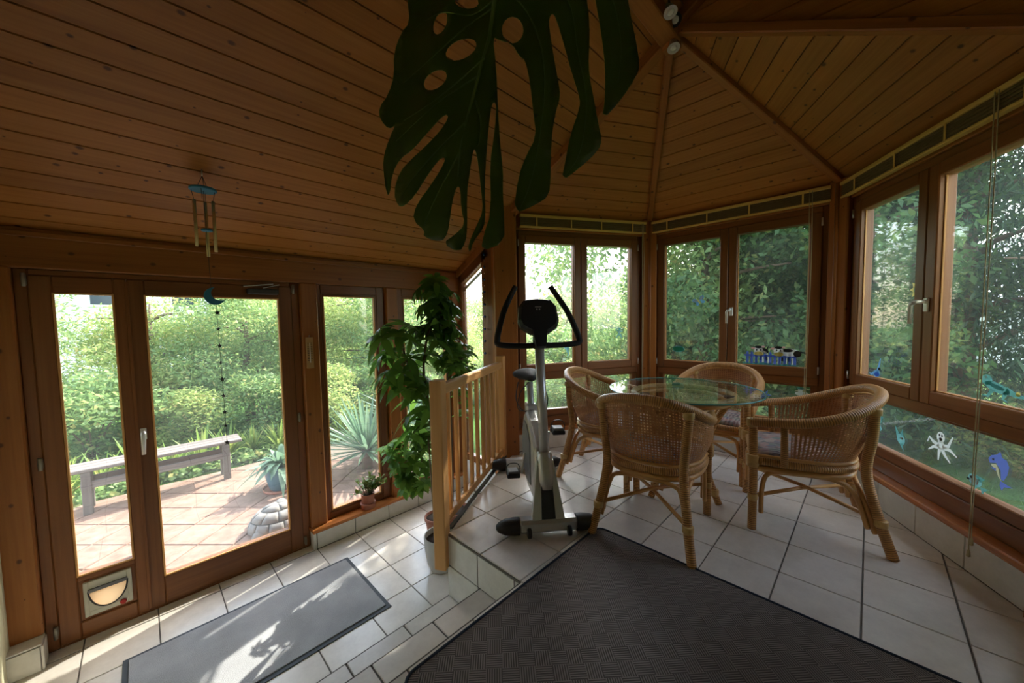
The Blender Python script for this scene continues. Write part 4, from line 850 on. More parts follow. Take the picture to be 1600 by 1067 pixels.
# --- garland of stars on the door glass
sg = thing('star_garland', 'thread of small black stars hanging in front of the door glass', 'garland', (.367, 3.10, 1.0))
MB().tube([(.350, 3.13, 2.0), (.364, 3.10, 1.93), (.375, 3.10, .985)], .0012, 5).build('string', 'thread', sg)
MB().tube([(.3, 3.135, 1.985), (.325, 3.13, 1.972), (.35, 3.135, 1.985)], .0018, 5).build('loop', 'thread', sg)
for i, z in enumerate((1.878, 1.769, 1.658, 1.544, 1.431, 1.320, 1.209, 1.115, .999)):
    tw = (-.6, -.4, -.7, .9, -.5, -.8, -.6, -.2, -.7)[i]; s = (.021, .015, .019, .015, .020, .017, .019, .015, .021)[i]
    P = [(s*(1 if k % 2 == 0 else .42)*math.sin(math.pi*k/5), s*(1 if k % 2 == 0 else .42)*math.cos(math.pi*k/5)) for k in range(10)]
    MB().prism([(.365+.009*i/8+x*math.cos(tw), 3.10+x*math.sin(tw), z+y) for x, y in P], (-.002*math.sin(tw), .002*math.cos(tw), 0)).build('star', 'black_plastic', sg)
# --- string of dark blue beads along the raked window
bs = thing('bead_string', 'string of dark blue glass beads hanging along the raked window edge', 'bead string', (2.368, 2.70, 1.45))
MB().tube([(2.372, 2.690, 2.47), (2.372, 2.706, 1.44)], .0013, 5).build('string', 'thread', bs)
for i in range(9):
    z = 2.435-i*.120; MB().lathe([(.004, -.013), (.012, -.006), (.0135, 0), (.012, .006), (.004, .013)], (2.372, 2.691+.014*i/8, z), 10).build('bead', 'blue_bead', bs)
for i in range(8):
    z = 2.375-i*.120; MB().lathe([(.002, -.005), (.005, 0), (.002, .005)], (2.372, 2.691+.014*i/8, z), 8).build('small_bead', 'bulb', bs)
# --- wooden thermometer on the post
th = thing('thermometer', 'small wooden wall thermometer with printed scale on the post beside the door', 'thermometer', (.925, 3.135, 1.45))
MB().aabb(.898, .950, 3.128, 3.139, 1.445, 1.690, .003).build('board', 'tag_wood', th)
MB().tube([(.924, 3.126, 1.49), (.924, 3.126, 1.645)], .003, 6).build('glass_tube', 'bulb', th)
m = MB()
for i in range(11):
    z = 1.505+i*.0135
    for x0, x1 in ((.906, .918), (.930, .942)): m.aabb(x0, x1, 3.1272, 3.1282, z, z+.005, .0001)
tag(m.build('scale_marks', 'ink', th), kind='stuff'); MB().tube([(.924, 3.139, 1.685), (.924, 3.13, 1.705)], .002, 6).build('nail', 'metal', th)
# --- ceiling spot lamps at the ridge
def spot(x, y, z, aim, label, body):
    t = thing('spot_lamp', label, 'lamp', (x, y, z), group='ceiling spots at the roof apex'); R = V(*aim).to_track_quat('Z', 'Y').to_matrix().to_4x4()
    MB().lathe([(.012, -.05), (.016, -.045), (.020, -.02), (.034, .018), (.036, .022)], (x, y, z), 18, R).build('reflector', body, t)
    MB().lathe([(.008, .010), (.018, .014), (.020, .022), (.010, .028)], (x, y, z), 16, R).build('bulb', 'bulb', t)
    MB().tube([(x, y, z+.02), (x-.01, y+.01, z+.09)], .006, 8).build('bracket', 'dark_metal', t)
spot(2.335, .89, 3.425, (-.25, -.2, -1), 'chrome spot lamp directly under the roof apex', 'metal')
spot(2.125, .83, 3.475, (-.3, -.3, -1), 'chrome spot lamp at the top edge of the picture beside the purlin', 'metal')
spot(2.27, .855, 3.515, (-1, -.3, -.6), 'black spot lamp tucked against the purlin', 'black_plastic')
# ================================================================== HOUSE PLANTS
def leaf_strip(m, base, direc, nrm, L, W, droop=.3, n=6, fold=.15, tip=1.0):
    """pointed leaf blade from base along direc, drooping"""
    base, direc, nrm = Vector(base), Vector(direc).normalized(), Vector(nrm); side = direc.cross(nrm).normalized(); nrm = side.cross(direc).normalized(); b0 = len(m.v)
    for i in range(n+1):
        t = i/n; wd = W*math.sin(math.pi*min(1, (t*.92+.08))**tip)*.5+.0006
        c = base+direc*(L*t)-V(0, 0, 1)*(droop*L*t*t)
        m.v += [c+side*wd+nrm*wd*fold, c, c-side*wd+nrm*wd*fold]
    sm = m.smooth; m.smooth = True
    for i in range(n):
        a = b0+i*3; m.face((a, a+1, a+4, a+3), [(0, 0)]*4); m.face((a+1, a+2, a+5, a+4), [(0, 0)]*4)
    m.smooth = sm
def palmate(nl, L, W, droop, spread, stalk=.0):
    m = MB()
    for i in range(nl):
        a = 2*math.pi*(i+.3*random.random())/nl; k = random.uniform(.75, 1.05)
        leaf_strip(m, (.006*math.cos(a), .006*math.sin(a), 0), (math.cos(a), math.sin(a), spread), (0, 0, 1), L*k, W*k, droop, 6)
    return m
BIG = [palmate(n, .19, .062, .55, .05).mesh('leaf', 'leaf_house') for n in (6, 7, 5)]
SMALL = [palmate(n, .085, .036, .35, .12).mesh('leaf', 'leaf_small') for n in (7, 8, 6)]
MEDIUM = [palmate(n, .125, .046, .55, .1).mesh('leaf', 'leaf_house') for n in (7, 8, 6)]
def foliage(t, blobs, meshes, core, stem_r=.003, rng=None):
    """palmate leaves set on stalks about blobs (cx,cy,cz,r,rz,count), each on its own petiole from the nearest branch point"""
    rng = rng or random
    for cx, cy, cz, r, rz, n in blobs:
        for k in range(n):
            a, e = rng.uniform(0, 2*math.pi), rng.uniform(-1, 1); q = rng.uniform(.55, 1)
            d = V(math.cos(a)*math.sqrt(1-e*e)*r*q, math.sin(a)*math.sqrt(1-e*e)*r*q, e*rz*q); p = V(cx, cy, cz)+d
            out = V(d.x, d.y, 0).normalized() if d.xy.length > .01 else V(1, 0, 0)
            up = (V(0, 0, 1)*rng.uniform(.5, 1.0)+out*rng.uniform(.1, .8)).normalized()
            M = Matrix.Translation(p) @ up.to_track_quat('Z', 'Y').to_matrix().to_4x4() @ Matrix.Rotation(rng.uniform(0, 6.3), 4, 'Z') @ Matrix.Scale(rng.uniform(.75, 1.15), 4)
            lf = obj('leaf', rng.choice(meshes), t, M)
            b = min(core, key=lambda c: (Vector(c)-p).length); MB().tube([b, V(*b).lerp(p, .5)+V(0, 0, .02), p], [stem_r, stem_r*.9, stem_r*.7], 5).build('petiole', 'stem_green', lf)
def pot(t, x, y, z, prof, mat, soil_r, soil_z, n=32):
    MB().lathe(prof, (x, y, z), n).build('pot', mat, t); MB().lathe([(soil_r, soil_z-.02), (soil_r, soil_z), (soil_r*.5, soil_z+.006)], (x, y, z), n).build('soil', 'soil', t)
R1 = random.Random(3)
# tall money tree in a grey ceramic pot
PX, PY = 1.455, 2.185
t = thing('money_tree', 'tall money tree with large drooping leaves in a grey ceramic pot by the newel', 'potted plant', (PX, PY, 0))
pot(t, PX, PY, 0.002, [(.062, 0), (.085, .008), (.105, .06), (.120, .16), (.124, .245), (.122, .252), (.114, .250), (.112, .205)], 'ceramic', .112, .212)
for k in range(3):
    a0 = 2*math.pi*k/3; P = [(PX+.012+.022*math.cos(a0+i*.75)*(1-i*.03), PY+.022*math.sin(a0+i*.75)*(1-i*.03)+.006*i, .19+i*.062) for i in range(15)]
    MB().tube(spline(P, 3), .0135, 8).build('trunk', 'bark', t)
MB().tube([(PX-.03, PY+.03, .2), (PX-.02, PY+.10, .95)], .0055, 7).build('support_stick', 'twig', t)
core = [(PX+.012, PY+.09, 1.06), (1.42, 2.33, 1.30), (1.36, 2.42, 1.50), (1.34, 2.46, 1.70), (1.46, 2.36, 1.45), (1.50, 2.33, 1.75)]
MB().tube(spline([core[0], core[1], core[2], core[3]], 5), [.013]*6+[.010]*6+[.007]*4, 8).build('branch', 'bark', t)
MB().tube(spline([core[0], core[4], core[5]], 5), .009, 8).build('branch', 'bark', t)
foliage(t, [(1.305, 2.48, 1.66, .17, .20, 11), (1.36, 2.44, 1.42, .19, .18, 12), (1.44, 2.37, 1.22, .13, .16, 7), (1.48, 2.36, 1.70, .13, .18, 6), (1.42, 2.40, 1.04, .09, .12, 4)], BIG, core, .004, R1)
# schefflera behind the railing
t = thing('umbrella_tree', 'tall small-leaved umbrella tree growing up behind the wooden railing', 'potted plant', (1.74, 2.44, 0))
pot(t, 1.74, 2.44, 0.002, [(.09, 0), (.10, .01), (.125, .20), (.135, .205), (.135, .24), (.125, .242), (.12, .21)], 'terracotta', .119, .215)
core = [(1.72, 2.42, 1.30), (1.68, 2.36, 1.55), (1.62, 2.34, 1.80), (1.60, 2.36, 1.98), (1.74, 2.34, 1.45)]
MB().tube(spline([(1.74, 2.44, .20), (1.76, 2.45, .8), core[0], core[1], core[2], core[3]], 5), [.012]*10+[.010]*8+[.006]*8, 8).build('trunk', 'bark', t)
MB().tube(spline([core[0], core[4], (1.80, 2.27, 1.52)], 4), .006, 7).build('branch', 'bark', t)
foliage(t, [(1.58, 2.36, 1.98, .14, .16, 26), (1.64, 2.34, 1.80, .15, .14, 22)], MEDIUM, core, .002, R1)
foliage(t, [(1.70, 2.30, 1.52, .15, .14, 40), (1.60, 2.40, 1.72, .14, .13, 22), (1.82, 2.32, 1.40, .10, .16, 16), (1.84, 2.42, 1.12, .10, .18, 12)], SMALL, core, .0018, R1)
t = thing('young_umbrella_plant', 'low bushy umbrella plant between the money tree and the window sill', 'potted plant', (1.60, 2.60, 0))
pot(t, 1.64, 2.52, 0.002, [(.06, 0), (.07, .01), (.092, .16), (.10, .165), (.10, .19), (.092, .192), (.088, .17)], 'terracotta', .087, .172)
core = [(1.60, 2.54, .45), (1.52, 2.55, .62), (1.44, 2.55, .74), (1.54, 2.52, .82), (1.42, 2.56, .60)]
MB().tube(spline([(1.64, 2.52, .16), core[0], core[1], core[2]], 5), .007, 7).build('trunk', 'bark', t); MB().tube(spline([core[1], core[3], (1.56, 2.50, .95)], 4), .005, 7).build('branch', 'bark', t)
foliage(t, [(1.40, 2.56, .78, .18, .15, 36), (1.50, 2.52, .60, .17, .15, 34), (1.56, 2.50, .86, .13, .12, 24), (1.40, 2.56, .58, .10, .08, 12)], SMALL, core, .002, R1)
# jade plant on the sill
JX, JY = 1.335, 3.135
t = thing('jade_plant', 'small jade plant in a terracotta pot on the wooden sill', 'potted plant', (JX, JY, .16))
pot(t, JX, JY, .161, [(.043, 0), (.048, .004), (.056, .125), (.058, .13), (.054, .132), (.050, .12)], 'terracotta', .050, .118)
MB().lathe([(.052, 0), (.059, .003), (.062, .040), (.066, .044), (.066, .050), (.056, .050)], (JX, JY, .161), 28).build('cache_pot', 'terracotta', t)
jl = MB(); leaf_strip(jl, (0, 0, 0), (1, 0, .3), (0, 0, 1), .036, .023, .1, 4, .3); jl = jl.mesh('leaf', 'leaf_succulent')
for k in range(24):
    a, q = R1.uniform(0, 6.28), R1.uniform(.25, 1); tip = V(JX+.155*q*math.cos(a), JY-.045+.085*q*math.sin(a), .345+.12*R1.random()*(1.25-q*.6))
    base = V(JX+.015*math.cos(a), JY+.015*math.sin(a), .27); mid = base.lerp(tip, .5)+V(0, 0, .02)
    st_ = MB().tube([base, mid, tip], [.004, .003, .002], 6).build('stem', 'twig', t)
    for j in range(11):
        f = .35+.65*j/10; p = base.lerp(mid, f*2) if f < .5 else mid.lerp(tip, f*2-1); b = R1.uniform(0, 6.28)
        obj('leaf', jl, st_, Matrix.Translation(p) @ Matrix.Rotation(b, 4, 'Z') @ Matrix.Rotation(R1.uniform(-.9, .1), 4, 'Y') @ Matrix.Scale(R1.uniform(.8, 1.25), 4))
# monstera leaf hanging close to the camera from a vine under the roof
def cam_pt(px, py, dep): return V(0, 0, CAM_Z)+(CR*((px-800)/FPX)-CU*((py-533.5)/FPX)+CF)*dep
OUT = [(400, -270), (300, -250), (230, -200), (190, -110), (195, 0), (205, 90), (170, 130), (140, 215), (143, 300), (120, 375), (82, 428), (86, 475), (122, 515), (150, 492), (125, 545), (103, 610), (98, 665), (113, 775), (125, 768), (133, 690), (165, 630), (215, 595), (275, 525), (330, 465), (352, 453), (357, 470), (325, 520), (262, 585), (215, 628), (165, 680), (140, 765), (158, 818), (180, 820), (225, 775), (272, 700), (318, 635), (342, 622), (343, 645), (295, 725), (228, 815), (216, 875), (265, 915), (256, 940), (330, 962), (355, 925), (366, 840), (378, 770), (393, 737), (405, 748), (408, 830), (424, 892), (385, 930), (334, 966), (400, 1003), (426, 960), (432, 900), (430, 770), (441, 690), (455, 597), (464, 590), (477, 650), (488, 760), (495, 838), (470, 895), (434, 975), (443, 1005), (456, 957), (498, 905), (505, 850), (500, 740), (508, 600), (520, 470), (530, 410), (545, 405), (548, 450), (536, 560), (523, 640), (526, 850), (500, 920), (485, 1000), (580, 962), (578, 860), (572, 740), (575, 690), (561, 560), (553, 420), (546, 260), (533, 145), (560, 160), (610, 172), (640, 225), (662, 235), (682, 330), (695, 450), (708, 540), (665, 620), (635, 700), (615, 850), (700, 815), (757, 778), (762, 700), (765, 560), (780, 450), (802, 382), (792, 320), (775, 230), (758, 120), (757, 70), (770, 52), (785, 70), (815, 170), (850, 300), (880, 390), (878, 430), (840, 540), (825, 620), (805, 722), (880, 665), (950, 600), (967, 555), (955, 510), (935, 400), (912, 280), (918, 150), (915, 60), (906, 0), (902, -90), (930, -80), (940, 0), (965, 130), (980, 260), (980, 380), (968, 478), (1040, 400), (1105, 300), (1117, 260), (1105, 180), (1075, 40), (1060, -70), (1000, -190), (850, -270), (660, -260), (575, -205), (560, -205)]
HOLES = [ell(430, 8, 48, 27, 14, -.15), ell(325, 92, 25, 48, 14, -.35), ell(408, 197, 66, 38, 16, .45), ell(305, 318, 52, 33, 14, .65), ell(612, 120, 43, 53, 16, .0)]
HOLES = [[(x, 2*c-y) for x, y in h] for h, c in zip(HOLES, (8, 92, 197, 318, 120))]
MID = [(562, -200), (552, -60), (538, 20), (520, 150), (478, 300), (440, 440), (405, 590), (395, 700)]
def mon_depth(x, y):
    """distance from the lens: the blade arches, its lobes curl back, the right half folds away"""
    xm = np.interp(y, [p[1] for p in MID], [p[0] for p in MID]); dx = (x-xm)/500
    return .74+.10*max(0, dx)**1.5+.16*max(0, -dx)**1.6+.05*((y-200)/800)**2+.010*math.sin(x*.030+y*.006)+.006*math.sin(y*.02)
def inside(p, poly):
    c = False
    for i in range(len(poly)):
        (x1, y1), (x2, y2) = poly[i-1], poly[i]
        if (y1 > p[1]) != (y2 > p[1]) and p[0] < (x2-x1)*(p[1]-y1)/(y2-y1)+x1: c = not c
    return c
def dense(P, n=3):
    Q = []
    for i in range(len(P)):
        p0, p1, p2, p3 = (V(*P[(i+k) % len(P)]) for k in (-1, 0, 1, 2))
        for j in range(n): s = j/n; q = .5*((2*p1)+(p2-p0)*s*.7+(p0*1.4-p1*4.4+p2*3.7-p3*.7)*s*s+(-p0*.7+p1*2.4-p2*2.4+p3*.7)*s**3) if False else p1.lerp(p2, s); Q.append((q.x, q.y))
    return Q
def smooth_poly(P):
    Q = []
    for i in range(len(P)):
        a, b, c = V(*P[i-1]), V(*P[i]), V(*P[(i+1) % len(P)]); Q += [tuple(b.lerp(a, .28)), tuple(b*.75+a*.125+c*.125), tuple(b.lerp(c, .28))]
    return Q
so = smooth_poly(OUT); pts2 = []; edges = []
for loop in [so]+HOLES:
    b0 = len(pts2); pts2 += [V(*p) for p in loop]; edges += [(b0+i, b0+(i+1) % len(loop)) for i in range(len(loop))]
for gx in range(80, 1130, 34):
    for gy in range(-260, 1010, 34):
        p = (gx+R1.uniform(-8, 8), gy+R1.uniform(-8, 8))
        if inside(p, so) and not any(inside(p, h) for h in HOLES): pts2.append(V(*p))
vv, _, ff, *_ = delaunay_2d_cdt(pts2, edges, [], 0, 1e-4)
ff = [f for f in ff if (lambda c: inside(c, so) and not any(inside(c, h) for h in HOLES))(tuple(sum((vv[i] for i in f), V(0, 0))/len(f)))]
t = thing('monstera_leaf', 'huge dark green split monstera leaf hanging close overhead from its vine', 'plant', tuple(cam_pt(780, 100, .76)))
def mp(x, y, dz=0): return cam_pt(560+x/2.54, y/2.54, mon_depth(x, y)+dz)
m = MB(); m.smooth = True; m.v = [mp(v.x, v.y) for v in vv]
for f in ff: m.face(f, [(0, 0)]*len(f))
o = m.build('blade', 'leaf_monstera', t); sol = o.modifiers.new('thickness', 'SOLIDIFY'); sol.thickness = .0012; sol.offset = 0
MB().tube([mp(x, y, -.002) for x, y in MID], [.0055, .005, .0045, .004, .0035, .003, .0022, .0012], 7).build('midrib', 'leaf_rib', t)
for path in ([(536, 30), (400, 130), (280, 240), (180, 330)], [(500, 230), (400, 320), (300, 400), (180, 480)], [(478, 300), (400, 350), (300, 420), (150, 560)], [(430, 480), (330, 580), (230, 690), (165, 790)], [(405, 600), (350, 700), (290, 820), (260, 900)], [(465, 400), (485, 480), (480, 560), (470, 585)], [(548, -60), (640, 10), (700, 110), (735, 240), (735, 420), (690, 700), (640, 830)], [(555, -130), (700, -100), (830, 0), (870, 200), (905, 400), (880, 600), (820, 700)], [(560, -190), (800, -190), (980, -60), (1040, 150), (1030, 330)], [(538, 0), (450, 60), (330, 50), (230, 110)]):
    P = spline([(x, y, 0) for x, y in path], 5); MB().tube([mp(p.x, p.y, -.0012) for p in P], [.0022-.0016*i/(len(P)-1) for i in range(len(P))], 6).build('vein', 'leaf_rib', t)
top = mp(562, -200); MB().tube(spline([top, top+V(.01, .0, .16), top+V(.06, .03, .42), top+V(.10, .10, .80), top+V(.10, .16, 1.15)], 6), .0075, 10).build('petiole', 'stem_green', t)
vy = (top+V(.10, .16, 1.15)); MB().tube(spline([V(-.3, vy.y-.1, roof_z(vy.y-.1)-.03), V(.1, vy.y-.02, roof_z(vy.y)-.05), V(vy.x, vy.y, roof_z(vy.y)-.03), V(vy.x+.6, vy.y+.05, roof_z(vy.y+.05)-.03)], 6), .014, 10).build('vine', 'twig', t)
zt = roof_z(vy.y)-.03; MB().tube([vy, (vy.x, vy.y, zt)], .0075, 10).build('petiole', 'stem_green', t)
# ================================================================== THE GARDEN
GZ = -.13
gd = tag(MB().lathe([(70, GZ-.05), (70, GZ)], (0, 0, 0), 48, smooth=False).build('ground', 'lawn'), kind='structure')
tr = struct('terrace', (.4, 4.6, -.09))
MB().aabb(-2.6, 2.35, 3.31, 5.98, GZ-.02, -.102, .001).build('bed', 'paver_joint', tr)
e1, e2 = V(math.cos(rad(-47)), math.sin(rad(-47))), V(math.cos(rad(43)), math.sin(rad(43))); o0 = V(.05, 4.76)
for i in range(-14, 15):
    for j in range(-14, 15):
        q = [o0+e1*((i+a)*.315+.004*(1-2*a))+e2*((j+b)*.315+.004*(1-2*b)) for a, b in ((0, 0), (1, 0), (1, 1), (0, 1))]
        p = clip([(v.x, v.y) for v in q], [(0, -1, -3.32), (0, 1, 5.95), (-1, 0, 2.55), (1, 0, 2.3), (.75, .66, 4.9)])
        if p and area2(p) > .004: tile(tr, p, -.085-.004*random.random(), .022, 'paver', .004)
# bench
bn = thing('garden_bench', 'weathered grey plank bench at the edge of the terrace', 'bench', (.1, 5.72, -.09))
for k in range(3): MB().aabb(-.66, .82, 5.565+k*.108, 5.665+k*.108, .345, .380, .006).build('seat_plank', 'grey_wood', bn)
for x in (-.46, .66):
    for y in (5.60, 5.82): MB().aabb(x-.035, x+.035, y-.03, y+.03, -.088, .346, .005).build('leg', 'grey_wood', bn)
MB().aabb(-.50, .70, 5.585, 5.615, .17, .24, .004).build('stretcher', 'grey_wood', bn); MB().aabb(-.50, .70, 5.805, 5.835, .17, .24, .004).build('stretcher', 'grey_wood', bn)
# stone tortoise beside the door
tt = thing('stone_tortoise', 'pale grey stone tortoise ornament just outside the glass door', 'ornament', (.80, 3.92, -.085))
def dome(c, rx, ry, rz, n=18): return lambda u, v: (c[0]+rx*math.cos(2*math.pi*u)*math.cos(math.pi/2*v), c[1]+ry*math.sin(2*math.pi*u)*math.cos(math.pi/2*v), c[2]+rz*math.sin(math.pi/2*v))
MB().grid(dome((.82, 3.92, -.07), .235, .20, .185), 24, 6).build('shell', 'stone_joint', tt)
for ring, (n, v0, v1) in enumerate(((12, .02, .30), (9, .33, .62), (4, .66, .97))):
    fn = dome((.82, 3.92, -.07), .245, .21, .195)
    for k in range(n):
        off = .5*ring/n; a, b = (k+.04)/n+off, (k+.96)/n+off
        m = MB(); m.grid(lambda u, v: fn(a+(b-a)*u, v0+(v1-v0)*v), 4, 2); o = m.build('scute', 'stone', tt); md = o.modifiers.new('thick', 'SOLIDIFY'); md.thickness = .018; md.offset = -1
m = MB(); m.grid(dome((.90, 4.16, -.02), .062, .085, .075), 14, 5); m.build('head', 'stone', tt)
for x, y in ((.64, 3.80), (.66, 4.07), (1.0, 3.80), (1.0, 4.06)): MB().grid(dome((x, y, -.085), .06, .055, .06), 10, 4).build('foot', 'stone', tt)
# rosettes
def rosette(n, L, W, droop, mat, elev=(.15, 1.3), nseg=6):
    m = MB(); r = random.Random(n)
    for i in range(n):
        a = i*2.39996; e = elev[0]+(elev[1]-elev[0])*r.random(); leaf_strip(m, (.02*math.cos(a), .02*math.sin(a), .02), (math.cos(a)*math.cos(e), math.sin(a)*math.cos(e), math.sin(e)), (-math.cos(a)*math.sin(e), -math.sin(a)*math.sin(e), math.cos(e)), L*r.uniform(.7, 1.1), W, droop*r.uniform(.4, 1.2), nseg, .35)
    return m
t = thing('potted_plant', 'strap-leaved plant in a blue glazed pot on the terrace', 'potted plant', (1.06, 4.80, -.085))
pot(t, 1.06, 4.80, -.083, [(.11, 0), (.125, .01), (.165, .16), (.170, .25), (.178, .262), (.165, .265), (.155, .23)], 'blue_glaze', .154, .235)
MB().lathe([(.16, 0), (.19, .004), (.195, .03), (.185, .032), (.18, .012)], (1.06, 4.80, -.088), 28).build('saucer', 'terracotta', t)
obj('leaves', rosette(60, .46, .07, .9, 'x', (.2, 1.45)).mesh('leaves', 'leaf_yucca'), t, Matrix.Translation(V(1.06, 4.80, .14)))
yr = rosette(110, .85, .042, .12, 'x', (-.05, 1.35)).mesh('leaves', 'leaf_yucca')
for x, y, s, z, lab in ((1.98, 4.62, 1.0, .12, 'large grey-green yucca with sword leaves beyond the window with the jade plant'), (2.75, 5.0, .95, .30, 'yucca rosette farther right, partly hidden by the house plants')):
    t = thing('yucca', lab, 'yucca', (x, y, GZ), 0, 'yuccas beside the terrace')
    MB().tube([(x, y, GZ), (x, y, z+.05)], [.07, .06], 10).build('trunk', 'bark', t); obj('leaves', yr, t, Matrix.Translation(V(x, y, z)) @ Matrix.Scale(s, 4))
ORD = 'first second third fourth fifth sixth seventh eighth ninth tenth eleventh twelfth thirteenth fourteenth fifteenth sixteenth'.split()
# leaf clouds ------------------------------------------------------------------
def leaf_cloud(name, mat, blobs, size, aspect=.45, droop=.6, seed=1):
    r = np.random.default_rng(seed); C = []
    for cx, cy, cz, rx, ry, rz, n in blobs:
        v = r.normal(size=(n, 3)); v /= np.linalg.norm(v, axis=1)[:, None]; q = r.random(n)**.38
        C.append(np.array([cx, cy, cz])+v*q[:, None]*np.array([rx, ry, rz]))
    C = np.concatenate(C); n = len(C)
    d = r.normal(size=(n, 3)); d[:, 2] = d[:, 2]*.5-droop; d /= np.linalg.norm(d, axis=1)[:, None]
    a = r.normal(size=(n, 3)); s = np.cross(d, a); s /= np.linalg.norm(s, axis=1)[:, None]
    L = size*r.uniform(.6, 1.25, n)[:, None]; nn = np.cross(d, s)
    vs = np.stack([C-d*L*.5, C+s*L*aspect*.5+nn*L*.08, C+d*L*.5, C-s*L*aspect*.5+nn*L*.08], 1).reshape(-1, 3)
    me = bpy.data.meshes.new(name); me.vertices.add(n*4); me.vertices.foreach_set('co', vs.ravel().astype(np.float32))
    me.loops.add(n*4); me.loops.foreach_set('vertex_index', np.arange(n*4, dtype=np.int32)); me.polygons.add(n); me.polygons.foreach_set('loop_start', np.arange(0, n*4, 4, dtype=np.int32)); me.polygons.foreach_set('loop_total', np.full(n, 4, dtype=np.int32))
    me.materials.append(MATS[mat]); me.update(calc_edges=True); me.validate(); return me
def blobs(n, R, H, z0, cnt, seed, rb=.45):
    r = random.Random(seed); B = []
    for i in range(n):
        a, q, z = r.uniform(0, 6.28), math.sqrt(r.random()), r.random(); w = math.sin(math.pi*(.15+.8*z))
        B.append((R*q*w*math.cos(a), R*q*w*math.sin(a), z0+H*z, R*rb, R*rb, R*rb*.6, cnt))
    return B
TREE_A = [leaf_cloud('foliage', 'leaf_broad', blobs(40, 2.0, 3.6, .9, 560, s), .125, .40, .5, s) for s in (11, 12)]
TREE_L = [leaf_cloud('foliage', 'leaf_light', blobs(40, 2.0, 3.2, .6, 560, s), .125, .34, .7, s) for s in (13, 14)]
TREE_D = [leaf_cloud('foliage', 'leaf_dark', blobs(60, 2.2, 5.8, .5, 640, s, .38), .12, .5, .5, s) for s in (15, 16)]
CONIF = [leaf_cloud('foliage', 'leaf_conifer', [(math.cos(a*2.4)*rr*.55, math.sin(a*2.4)*rr*.55, .5+7*a/60, rr*.42, rr*.42, .26, 330) for a in range(60) for rr in [2.1*(1-a/64)+.2]], .16, .16, 1.3, 17)]
SHRUB = [leaf_cloud('foliage', m_, blobs(16, .85, 1.0, .25, 420, s, .5), sz, .45, .2, s) for m_, s, sz in (('leaf_light', 21, .085), ('leaf_broad', 22, .095), ('leaf_broad', 23, .075), ('leaf_dark', 24, .085))]
def branches(h, seed, R=1.6):
    r = random.Random(seed); m = MB(); m.tube([(0, 0, 0), (.05, .03, h*.35), (-.04, .05, h*.6), (0, 0, h*.95)], [.15, .12, .085, .02], 9)
    for k in range(11):
        a, z = r.uniform(0, 6.28), h*(.22+.06*k); L = R*r.uniform(.6, 1.0)*(1-.03*k)
        m.tube(spline([(0, 0, z), (L*.45*math.cos(a), L*.45*math.sin(a), z+.25*L), (L*math.cos(a+.2), L*math.sin(a+.2), z+.30*L)], 4), [.05, .047, .044, .04, .035, .03, .024, .018, .010], 6)
    return m.mesh('trunk', 'bark')
TRUNKS = [branches(4.0, 5), branches(6.0, 6, 2.0)]
def tree(name, label, x, y, me, trunk, s=1, rz=0, group='garden trees', zs=1.0):
    t = thing(name, label, 'tree', (x, y, GZ), 0, group); M = Matrix.Translation(V(x, y, GZ)) @ Matrix.Rotation(rz, 4, 'Z') @ Matrix.Diagonal((s, s, s*zs, 1))
    tag(obj('foliage', me, t, M), kind='stuff'); obj('trunk', trunk, t, M); return t
def shrub(label, x, y, k, s=1, rz=0, zs=1):
    t = thing('shrub', label, 'shrub', (x, y, GZ), 0, 'garden shrubs'); M = Matrix.Translation(V(x, y, GZ)) @ Matrix.Rotation(rz, 4, 'Z') @ Matrix.Diagonal((s, s, s*zs, 1))
    tag(obj('foliage', SHRUB[k], t, M), kind='stuff')
    m = MB()
    for i in range(5): a = i*1.26; m.tube([(0, 0, 0), (.1*math.cos(a), .1*math.sin(a), .35), (.4*math.cos(a), .4*math.sin(a), .95)], [.018, .014, .006], 6)
    tag(obj('stems', m.mesh('stems', 'bark'), t, M), kind='stuff')
